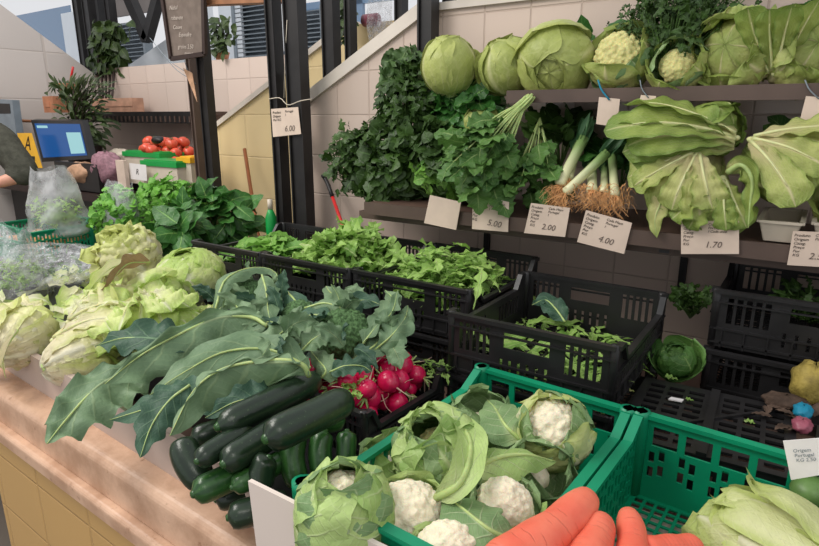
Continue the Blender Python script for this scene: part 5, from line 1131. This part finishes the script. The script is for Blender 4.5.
# ================================================================ FAR STALL
def fz(px, py, y): return A(px, py, y=y)
a, b = fz(98, 114, 3.3), fz(200, 114, 3.3)
t = thing('shelf', (a[0], 3.3, a[2]), 'far brown shelf on the back wall of the next stall', 'shelf'); m = MB(); m.box(a[0]-.3, b[0], 3.3, 3.59, a[2]-.01, a[2]+.02); m.build('board', M['brown_steel'], t)
m = MB(); m.box(a[0]-.3, b[0], 3.28, 3.3, a[2]-.08, a[2]+.02); m.build('front_edge', M['black_steel'], t)
m = MB()
for k in range(26): x = a[0]-.25+k*(b[0]-a[0]+.2)/26; m = MB(); m.box(x, x+.015, 3.27, 3.28, a[2]-.07, a[2]-.02); m.build('rib', M['brown_steel'], t)
# far counter
c0, c1 = fz(60, 187, 2.5), fz(196, 187, 2.9)
m = MB(); m.box(-6.45, c1[0]+.05, 2.45, 3.2, .93, .99); tag(m.build('stall_table', M['dark_wood'], origin=(-5, 2.8, .93)), 'dark table of the next stall with boxes and tomatoes', 'table')
m = MB(); m.box(-6.4, c1[0], 2.55, 3.1, 0, .929); tag(m.build('stall_cabinet', M['black_steel'], origin=(-5, 2.8, 0)), 'dark base of the next stall counter', 'cabinet')
# tomatoes in a crate
ty = 2.95
t0, t1 = fz(150, 170, ty), fz(192, 170, ty)
crate('vegetable_crate', ((t0[0]+t1[0])/2, ty, .99), t1[0]-t0[0]+.05, .34, .22, 'dark crate of tomatoes at the far end under the far shelf', rot=0)
tp = thing('tomato', (0, 0, 0), 'x', 'tomato', 'tomatoes heaped in the far crate'); m = MB(); m.ball((0, 0, 0), .05, 12, 8, (1, 1, .82), bump=.04); m.build('flesh', M['tomato'], tp)
m = MB()
for q in range(5): leaf(m, (0, 0, .044), (math.cos(q*1.26), math.sin(q*1.26), .1), (0, 0, 1), .02, .004, .5, 'spear')
m.build('calyx', M['parsley'], tp)
tsp = []
for row in range(3):
    for i in range(6-row):
        for j in range(3-(row > 0)): tsp.append(V(t0[0]+.03+(i+.5*row)*(t1[0]-t0[0]+.05)/6+rnd.uniform(-.012, .012), ty-.12+j*.11+.05*(row > 0), 1.24+row*.075+rnd.uniform(-.01, .01)))
TL = ordinal_labels(tsp, 4, '{} tomato from the left in the {} row of the far heap', ['top', 'second', 'third', 'bottom'])
for i, p in enumerate(tsp):
    if i == 0: tp.location = p; tp['label'] = TL[0]
    else: copy_thing(tp, p, TL[i], rot=(rnd.uniform(-.6, .6), rnd.uniform(-.6, .6), rnd.uniform(0, 6)))
p = fz(128, 146, 2.9)
for q, (px, py, r, lb) in enumerate(((147, 148, .035, 'small red tomato rolled left of the heap on the green lid'), (152, 150, .03, 'small red tomato beside the green lids'))):
    copy_thing(tp, fz(px, py, 2.75), lb)
m = MB(); p = fz(158, 140, 2.85); m.ball(p, .07, 12, 8, (1, .6, .45), bump=.1); tag(m.build('aubergine', M['black_steel'], origin=p), 'dark aubergine lying behind the tomatoes', 'aubergine')
def lidbox(px0, px1, pyl, pyb, y, lid, label, body='whiteplastic', dp=.2, bodycol=None):
    a, b, c = fz(px0, pyl, y), fz(px1, pyl, y), fz(px0, pyb, y); t = thing('food_box', ((a[0]+b[0])/2, y, max(c[2], .992)), label, 'box'); z0 = max(c[2], .992)
    m = MB(); m.box(a[0]+.01, b[0]-.01, y, y+dp, z0, a[2]-.02); m.build('box_body', M[body], t)
    m = MB(); m.box(a[0], b[0], y-.01, y+dp+.01, a[2]-.03, a[2]+.006); m.box(a[0]+.02, b[0]-.02, y+.01, y+dp-.01, a[2]+.006, a[2]+.014); m.build('lid', M[lid], t); return t
lidbox(123, 160, 152, 182, 2.72, 'greenplastic2', 'translucent box with green lid left of and behind the other lidded box')
b_ = lidbox(141, 177, 161, 184, 2.55, 'greenplastic2', 'translucent box with green lid in front, below the tomatoes')
lidbox(177, 191, 158, 182, 2.62, 'yellow', 'box with yellow lid beside the posts')
card('small white card with black lettering in front of the lidded boxes', ((129, 163), (146, 165), (147, 181), (131, 179)), 2.50, [('R', .35, .65, .5, 'ink')], 'whitecard')
def sack(name, label, cat, c, rx, ry, rz, mat, sd):
    r2 = random.Random(sd); m = MB(); P = np.zeros((20, 15, 3)); UV = np.zeros((20, 15, 2)); q = r2.uniform(0, 6)
    for i in range(20):
        for j in range(15):
            th = math.pi*(.01+.98*j/14); p = 2*math.pi*i/20; k = 1+.08*math.sin(4*p+5*th+q)+.05*math.sin(9*p-4*th)
            P[i, j] = (c[0]+rx*k*abs(math.sin(th))**.7*math.cos(p), c[1]+ry*k*abs(math.sin(th))**.7*math.sin(p), c[2]+rz*k*math.cos(th))
    m.grid(P, UV, wrap=True); o = m.build(name, M[mat], origin=(c[0], c[1], c[2]-rz)); tag(o, label, cat); return o
sack('onion_sack', 'purple netted sack left of the lidded boxes', 'sack', fz(107, 169, 2.6), .17, .10, .13, 'onion', 3)
sack('paper_sack', 'tan bag lying between the monitor and the purple sack', 'bag', fz(84, 173, 2.55), .17, .10, .085, 'bread', 5)
sack('cloth', 'white cloth bundle left of the green lids', 'cloth', fz(120, 156, 2.9), .13, .08, .06, 'whiteplastic', 6)
m = MB(); x0, x1 = fz(119, 170, 2.48), fz(127, 170, 2.48); m.box(x0[0], x1[0], 2.46, 2.49, .992, fz(120, 160, 2.48)[2]); tag(m.build('carton', M['card'], origin=(x0[0], 2.47, .992)), 'upright pinkish carton beside the purple sack', 'carton')
# monitor
P = [fz(33, 122, 2.62), fz(80, 122, 2.70), fz(88, 159, 2.66), fz(43, 160, 2.58)]
P = [fz(31, 120, 2.60), fz(82, 121, 2.60), fz(91, 159, 2.56), fz(42, 162, 2.56)]
t = thing('till_monitor', (P[3]+P[2])/2-V(0, 0, .1), 'black touch screen till monitor with blue screen on the next stall', 'monitor')
t.location = ((P[2][0]+P[3][0])/2, 2.65, .992)
m = MB(); m.prism(P, (0, .05, .01)); m.build('housing', M['blackplastic'], t)
def sub(u0, u1, v0, v1, off=-.003):
    f = lambda u, v: P[0]*(1-u)*(1-v)+P[1]*u*(1-v)+P[2]*u*v+P[3]*(1-u)*v+V(0, off, 0)
    return [f(u0, v0), f(u1, v0), f(u1, v1), f(u0, v1)]
m = MB(); m.prism(sub(.06, .95, .08, .90), (0, .002, 0)); sc = m.build('screen', M['screen'], t)
m = MB(); m.prism(sub(.66, .93, .30, .84, -.005), (0, .001, 0)); m.build('receipt_window', M['screen_light'], t)
m = MB(); m.prism(sub(.10, .32, .13, .19, -.005), (0, .001, 0)); m.build('menu_bar', M['screen_light'], t)
m = MB(); x = (P[2][0]+P[3][0])/2; m.box(x-.12, x+.12, 2.60, 2.80, .992, 1.02); m.bar(V(x, 2.68, 1.0), V(x, 2.62, P[3][2]+.06), .10, .04, (0, 1, 0)); m.build('stand', M['blackplastic'], t)
m = MB(); a = fz(45, 163, 2.45); b = fz(92, 178, 2.45); m.box(a[0], b[0], 2.5, 2.85, .991, .999); m.box(a[0]+.05, b[0], 2.5, 2.53, .991, b[2]+.1); tag(m.build('till_box', M['black_steel'], origin=(a[0], 2.5, .991)), 'black till drawer under the blue monitor', 'till')
# yellow sign and scale
P = [fz(17, 133, 2.48), fz(31, 133, 2.48), fz(42, 168, 2.45), fz(26, 168, 2.45)]
t = thing('yellow_sign', P[3], 'yellow sign with a black symbol beside the monitor', 'sign'); m = MB(); m.prism(P, (0, .006, 0)); m.build('panel', M['yellow'], t); m = MB(); q = (P[2]+P[3])/2; m.box(q[0]-.03, q[0]+.03, q[1]+.006, q[1]+.02, .991, q[2]+.1); m.build('stand', M['black_steel'], t)
write(t, 'writing', 'A', P[0]+(P[1]-P[0])*.25+(P[3]-P[0])*.48+V(0, -.002, 0), P[1]-P[0], -(P[3]-P[0]), .17, M['ink'])
write(t, 'writing', 'Prova', P[0]+(P[1]-P[0])*.2+(P[3]-P[0])*.75+V(0, -.002, 0), P[1]-P[0], -(P[3]-P[0]), .045, M['ink'])
P = [fz(-5, 99, 2.5), fz(12, 100, 2.5), fz(17, 138, 2.5), fz(-5, 140, 2.5)]
t = thing('scale_display', P[3], 'grey weighing scale display behind the person at the left edge', 'scale'); m = MB(); m.prism(P, (0, .06, 0)); m.build('housing', M['louver'], t)
m = MB(); f = lambda u, v: P[0]*(1-u)*(1-v)+P[1]*u*(1-v)+P[2]*u*v+P[3]*(1-u)*v+V(0, -.003, 0)
m.prism([f(.1, .1), f(.85, .1), f(.85, .35), f(.1, .35)], (0, .002, 0)); m.build('screen', M['black_steel'], t)
m = MB(); m.bar((P[2]+P[3])/2+V(0, .03, 0), V((P[2][0]+P[3][0])/2, 2.53, .99), .06, .04, (0, 1, 0)); m.build('column', M['louver'], t)
a, b, c = A(-10, 96, x=XL+.13), A(14, 108, x=XL+.13), A(28, 122, x=XL+.13)
m = MB(); m.tube(spline([A(-30, 90, x=XL+.13), a, b, A(17, 120, x=XL+.13), A(60, 121, x=XL+.13)], 20), .014, 8); tag(m.build('pipe', M['wood'], origin=b), 'orange brown pipe running along the left tiled wall', 'pipe')
# wooden brick, pots and plants
a, b = fz(97, 99, 3.42), fz(139, 113, 3.42); m = MB(); zt_ = a[2]; zb_ = fz(97, 113, 3.42)[2]-.005; m.box(a[0], b[0], 3.36, 3.48, zb_, zt_)
m.bar(V(a[0], 3.355, (zt_+zb_)/2), V(b[0], 3.355, (zt_+zb_)/2), .003, .012); tag(m.build('wooden_planter', M['planterwood'], origin=(a[0], 3.4, zb_)), 'long pinkish wooden planter box on the far shelf', 'planter')
pt = A(100, 100, y=3.35)
t = thing('hanging_plant', A(104, 98, y=3.45), 'leafy green climbing plant growing up the far black posts', 'plant', None); m = MB(); m2 = MB()
for k in range(300):
    p = A(rnd.gauss(107, 7), 22+rnd.random()*52, y=3.75+rnd.uniform(-.2, .1)); leaf(m, p, (rnd.uniform(-1, 1), rnd.uniform(-.6, .2), rnd.uniform(-1, .3)), (0, -.6, .6), .14, .045, .8, 'oval', .2, .1, 2, 0, 2, 7)
for k in range(5): m2.tube(spline([A(100+3*k, 98, y=3.45), A(98+4*k, 70, y=3.6), A(100+3*k, 30, y=3.75)], 8), .012, 6)
m.build('leaves', M['pot'], t); m2.build('stems', M['dark_wood'], t)
t = thing('fir_like_plant', A(85, 130, y=2.88), 'dark bushy potted plant with long narrow leaves right above the monitor', 'plant'); m = MB(); m2 = MB()
cpt = A(82, 122, y=2.88)
for k in range(520):
    e = A(rnd.gauss(83, 10), rnd.uniform(84, 142), y=2.88+rnd.uniform(-.12, .12)); d = nrm(e-cpt+V(0, 0, .1)); leaf(m, e, d+V(0, 0, rnd.uniform(-.6, .3)), (0, -.5, .8), .12, .020, .7, 'spear', .2, .05, 2, 0, 2, 6)
for k in range(9): m2.tube([cpt-V(0, 0, .15), (cpt+A(rnd.gauss(78, 12), 92, y=2.88))/2, A(rnd.gauss(78, 14), 90, y=2.88)], [.014, .01, .004], 6)
for k in range(30): e = A(54+k*.6, 82+k*.5, y=2.88); leaf(m, e, (rnd.uniform(-1, 1), -.3, rnd.uniform(-1, 1)), (0, -1, .3), .12, .016, .3, 'spear', .1, 0, 2, 0, 2, 6)
m.build('leaves', M['pot'], t); m2.build('stems', M['dark_wood'], t)
m = MB(); q = A(85, 152, y=2.88); m.tube([(q[0], 2.88, .99), (q[0], 2.88, q[2]+.12)], [.11, .16], 14); m.build('pot', M['dark_wood'], t)
t = thing('orange_pot', A(70, 88, y=2.95), 'small orange pot with a red straw among the plant leaves', 'pot'); q = A(68, 92, y=2.93); m = MB(); m.tube([q, q+V(0, 0, .07), q+V(0, 0, .075)], [.06, .085, .07], 12); m.build('pot', M['orangebox'], t)
m = MB(); m.tube([A(70, 84, y=2.93), A(73, 67, y=2.93)], .010, 6); m.build('straw', M['red'], t)
q = A(57, 104, y=2.98); m = MB(); m.box(q[0]-.10, q[0]+.10, 2.9, 3.05, q[2]-.08, q[2]+.07); m.box(q[0]-.06, q[0]+.03, 2.895, 2.9, q[2]-.03, q[2]+.02); tag(m.build('clay_pot', M['orangebox'], origin=q), 'small brown terracotta box left of the bushy plant', 'pot')
t = thing('potted_plant', A(222, 52, y=3.66), 'leafy dark plant right of the chalkboard above the white wall', 'plant'); m = MB(); m2 = MB()
for k in range(110):
    e = A(rnd.gauss(221, 6), rnd.uniform(18, 52), y=3.66+rnd.uniform(-.1, .1)); leaf(m, e, (rnd.uniform(-1, 1), -.3, rnd.uniform(-1, .5)), (0, -.6, .6), .09, .028, .6, 'oval', .1, .1, 2, 0, 2, 6)
for k in range(4): m2.tube(spline([A(220, 56, y=3.66), A(217+3*k, 40, y=3.66), A(214+5*k, 18, y=3.66)], 6), .006, 5)
m.build('leaves', M['pot'], t); m2.build('stems', M['dark_wood'], t); m = MB(); q = A(222, 56, y=3.66); m.tube([q-V(0, 0, .04), q+V(0, 0, .03)], [.05, .07], 12); m.build('pot', M['orangebox'], t)
t = thing('hanging_plant', A(346, 40, y=2.75), 'narrow hanging plant between the black posts behind the coping', 'plant'); m = MB(); m2 = MB()
for k in range(80):
    e = A(rnd.gauss(344, 3.5), rnd.uniform(-5, 40), y=2.85+rnd.uniform(-.05, .05)); leaf(m, e, (rnd.uniform(-1, 1), -.3, rnd.uniform(-1, .5)), (0, -.6, .6), .07, .02, .6, 'oval', .1, .1, 2, 0, 2, 6)
m2.tube([A(344, -10, y=2.85), A(345, 42, y=2.85)], .006, 5); m.build('leaves', M['pot'], t); m2.build('stem', M['dark_wood'], t)
bc = A(380, 22, y=2.9); blob_bag('clear_plastic_bag', 'clear plastic bag hanging behind the sloping coping', bc, .07, .07, .20, 'film', 12, amp=.15)
m = MB(); q = A(371, 20, y=2.95); m.tube([q-V(.05, 0, 0), q+V(.05, 0, 0)], .035, 14); tag(m.build('roll', M['purple'], origin=q), 'reddish roll behind the clear hanging bag', 'roll')

# ================================================================ FAR RIGHT
head('cabbage', A(676, 360, z=.95), (0, -.5, .8), .047, 'dull green cabbage between the deep crate and the dark stack', 'cabbage', 'turnip', .9, 6, (1., 1.2), (.3, .6), .05, .08, .03)
bunch('parsley_bunch', 'very dark curly greens behind the deep crate under the shelf', 'greens', A(690, 318, z=.99), (0, .0, 1), .10, .9, 70, .018, .035, 'parsley', 'tri', 'stemgreen', .3, .2, .5)
bunch('parsley_bunch', 'very dark greens inside the top crate of the dark stack', 'greens', (.05, 1.97, 1.02), (0, -.2, 1), .12, 1.3, 110, .018, .04, 'parsley', 'tri', 'stemgreen', .3, .2, .5)
sack('wilted_bundle', 'mustard coloured wilted bundle at the right edge beside the upturned crates', 'bundle', A(812, 383, z=.97), .045, .06, .05, 'mustard', 11)
sack('rubbish_bag', 'blue scrap of packaging in the rubbish at the right edge', 'rubbish', A(803, 411, z=.94), .02, .03, .015, 'bluetape', 12)
sack('rubbish_bag', 'red brown wilted scrap in the rubbish at the right edge', 'rubbish', A(802, 425, z=.935), .02, .03, .014, 'purple', 13)
sack('rubbish_bag', 'tan wilted leaf scrap above the blue one at the right edge', 'rubbish', A(786, 402, z=.935), .05, .03, .018, 'dirt', 14)
m = MB()
for k in range(26): p = A(rnd.uniform(765, 819), rnd.uniform(395, 432), z=.93); leaf(m, p, (rnd.uniform(-1, 1), rnd.uniform(-1, 1), .2), (0, 0, 1), .045, .010, .5, 'oval', .2, .15)
tag(m.build('dry_leaves', M['dirt'], origin=A(790, 415, z=.92)), 'dry brown leaf litter over the upturned crate at the right', 'leaf litter', kind='stuff')
for k, (px, py, s, mt, lb) in enumerate(((664, 377, .035, 'rocket', 'small green leaf scrap at the top left of the upturned crate'), (622, 389, .03, 'escarole_pale', 'pale leaf scrap at the front left of the upturned crate'), (685, 399, .02, 'rocket', 'green scrap in the middle of the upturned crate'), (744, 421, .025, 'rocket', 'tiny green scrap right of the upturned crate centre'))):
    m = MB(); leaf(m, A(px, py, z=.926), (1, .3, .1), (0, 0, 1), s, s*.35, .4, 'oval', .3, .3, 3); tag(m.build('leaf_scrap', M[mt], origin=A(px, py, z=.925)), lb, 'leaf')
m = MB(); q = A(668, 400, z=.926); m.prism([q, q+V(.03, .005, 0), q+V(.032, .02, 0), q+V(.004, .016, 0)], (0, 0, .003)); tag(m.build('paper_scrap', M['whitecard'], origin=q), 'white paper scrap on the upturned crate', 'paper')

# ================================================================ PERSON at the left edge
def skin_body(name, verts, edges, radii, mat, parent, sub=2, root=0):
    me = bpy.data.meshes.new(name); base = np.array(parent.location)
    me.from_pydata([tuple(np.asarray(v)-base) for v in verts], edges, []); o = bpy.data.objects.new(name, me); COL.objects.link(o); o.parent = parent
    o.modifiers.new('skin', 'SKIN'); 
    lay = me.skin_vertices[0] if me.skin_vertices else None
    for i, r in enumerate(radii): lay.data[i].radius = (r, r) if not hasattr(r, '__len__') else r; lay.data[i].use_root = (i == root)
    s = o.modifiers.new('sub', 'SUBSURF'); s.levels = sub; s.render_levels = sub; me.materials.append(mat); o.modifiers['skin'].use_smooth_shade = True; return o
D = 3.55
def Q(px, py, d=D): return A(px, py, d=d)
sh = Q(-4, 140); el = Q(24, 172); wr = Q(-6, 184, 3.45); hd = Q(-22, 186, 3.4)
hip = Q(-70, 240); hip[2] = .95; ch = Q(-38, 150); neck = Q(-36, 92)
pr_ = thing('person', (hip[0], hip[1], 0), 'person in a dark grey knitted sweater leaning over the far crate at the left edge', 'person')
sd = Rt*.17
vs = [hip, (hip+ch)/2, ch, ch+V(0, 0, .16), neck, neck+V(0, 0, .10)+Rt*.03, neck+V(0, 0, .22)+Rt*.05,   # 0-6 pelvis..head
      sh, (sh+el)/2+V(0, 0, .02), el, wr, hd,   # 7-11 right arm
      ch-sd*1.1+V(0, 0, .12), ch-sd*1.7-V(0, 0, .15), ch-sd*2.1-V(0, 0, .38)+Fw*-.12, ch-sd*1.9-V(0, 0, .46)+Fw*-.32,   # 12-15 left arm
      hip+Rt*.10-V(0, 0, .08), hip+Rt*.11-V(0, 0, .48), hip+Rt*.11-V(0, 0, .88), hip+Rt*.11-V(0, 0, .92)-Fw*.18,
      hip-Rt*.10-V(0, 0, .08), hip-Rt*.11-V(0, 0, .48), hip-Rt*.11-V(0, 0, .88), hip-Rt*.11-V(0, 0, .92)-Fw*.18]
def limbs(name, chains, mat, vox=.012):
    """tapering limbs blended into one continuous skin"""
    m = MB()
    for ch_ in chains:
        pts = spline([c_[0] for c_ in ch_], 6*len(ch_)); k = len(pts); rs = np.interp(np.linspace(0, len(ch_)-1, k), range(len(ch_)), [c_[1] for c_ in ch_])
        m.tube(pts, list(rs), 16); m.ball(pts[0], rs[0], 14, 10); m.ball(pts[-1], rs[-1], 14, 10)
    o = fuse(m.build(name, M[mat], pr_), vox); o.modifiers['soften'].iterations = 6; return o
shl = ch-sd*1.1+V(0, 0, .12); top = vs[3]
limbs('body', [[(hip, .12), (vs[1], .11), (ch, .12), (top, .09), (neck, .056), (neck+V(0, 0, .05)+Rt*.01, .054)], [(vs[5]-V(0, 0, .03), .070), (vs[6]-V(0, 0, .02), .098), (vs[6]+V(0, 0, .02), .092)],
     [(top, .07), (sh, .07), (vs[8], .055), (el, .048), (wr, .030), (hd, .032)], [(top, .07), (shl, .07), (vs[13], .05), (vs[14], .042), (vs[15], .032)],
     [(hip, .10), (vs[16], .09), (vs[17], .06), (vs[18], .04), (vs[19], .035)], [(hip, .10), (vs[20], .09), (vs[21], .06), (vs[22], .04), (vs[23], .035)]], 'skin')
limbs('sweater', [[(hip+V(0, 0, .02), .165), (vs[1], .165), (ch, .18), (top, .125), (neck-V(0, 0, .05), .07)], [(top, .11), (sh, .105), (vs[8], .088), (el, .080), (el*.7+wr*.3, .055)], [(top, .11), (shl, .10), (vs[13], .08), (vs[14], .062)]], 'sleeve')
limbs('trousers', [[(hip+V(0, 0, .03), .15), (hip-V(0, 0, .06), .15)], [(vs[16], .115), (vs[17], .085), (vs[18]+V(0, 0, .05), .07)], [(vs[20], .115), (vs[21], .085), (vs[22]+V(0, 0, .05), .07)]], 'jeans')
limbs('shoe', [[(vs[18]-V(0, 0, .02), .05), (vs[19]-V(0, 0, .01), .045)]], 'black_steel', .01); limbs('shoe', [[(vs[22]-V(0, 0, .02), .05), (vs[23]-V(0, 0, .01), .045)]], 'black_steel', .01)
fd = nrm(hd-wr)
for k in range(4):
    b0 = hd+V(0, 0, .024-.016*k); L = (.038, .044, .042, .034)[k]; skin_body('finger', [b0-fd*.01, b0+fd*L*.6, b0+fd*L-V(0, 0, .012), b0+fd*(L+.012)-V(0, 0, .034)], [(0, 1), (1, 2), (2, 3)], [.011, .009, .0085, .008], M['skin'], pr_, 1)
skin_body('thumb', [wr+fd*.03+V(0, 0, .01), wr+fd*.06-Fw*.03+V(0, 0, .02), wr+fd*.09-Fw*.035+V(0, 0, .005)], [(0, 1), (1, 2)], [.014, .011, .009], M['skin'], pr_, 1)
hc = vs[6]-V(0, 0, .02); m = MB(); m.ball(hc+V(0, 0, .035)+Fw*.045, .108, 20, 14, (1, 1, 1)); m.build('hair', M['hair'], pr_)
fc = -Fw*.095+V(0, 0, -.03)
for s in (-1, 1):
    m = MB(); m.ball(hc+fc*.9+Rt*.032*s, .010, 10, 7); m.build('eye', M['ink'], pr_); m = MB(); m.ball(hc-Rt*.0+Rt*.098*s-V(0, 0, .05), .03, 8, 6, (.4, .7, 1)); m.build('ear', M['skin'], pr_)
m = MB(); m.ball(hc+fc*1.12-V(0, 0, .035), .018, 8, 6, (.8, 1, 1.4)); m.build('nose', M['skin'], pr_)
m = MB(); m.ball(hc+fc*1.0-V(0, 0, .075), .02, 8, 5, (1, .5, .3)); m.build('mouth', M['purple'], pr_)
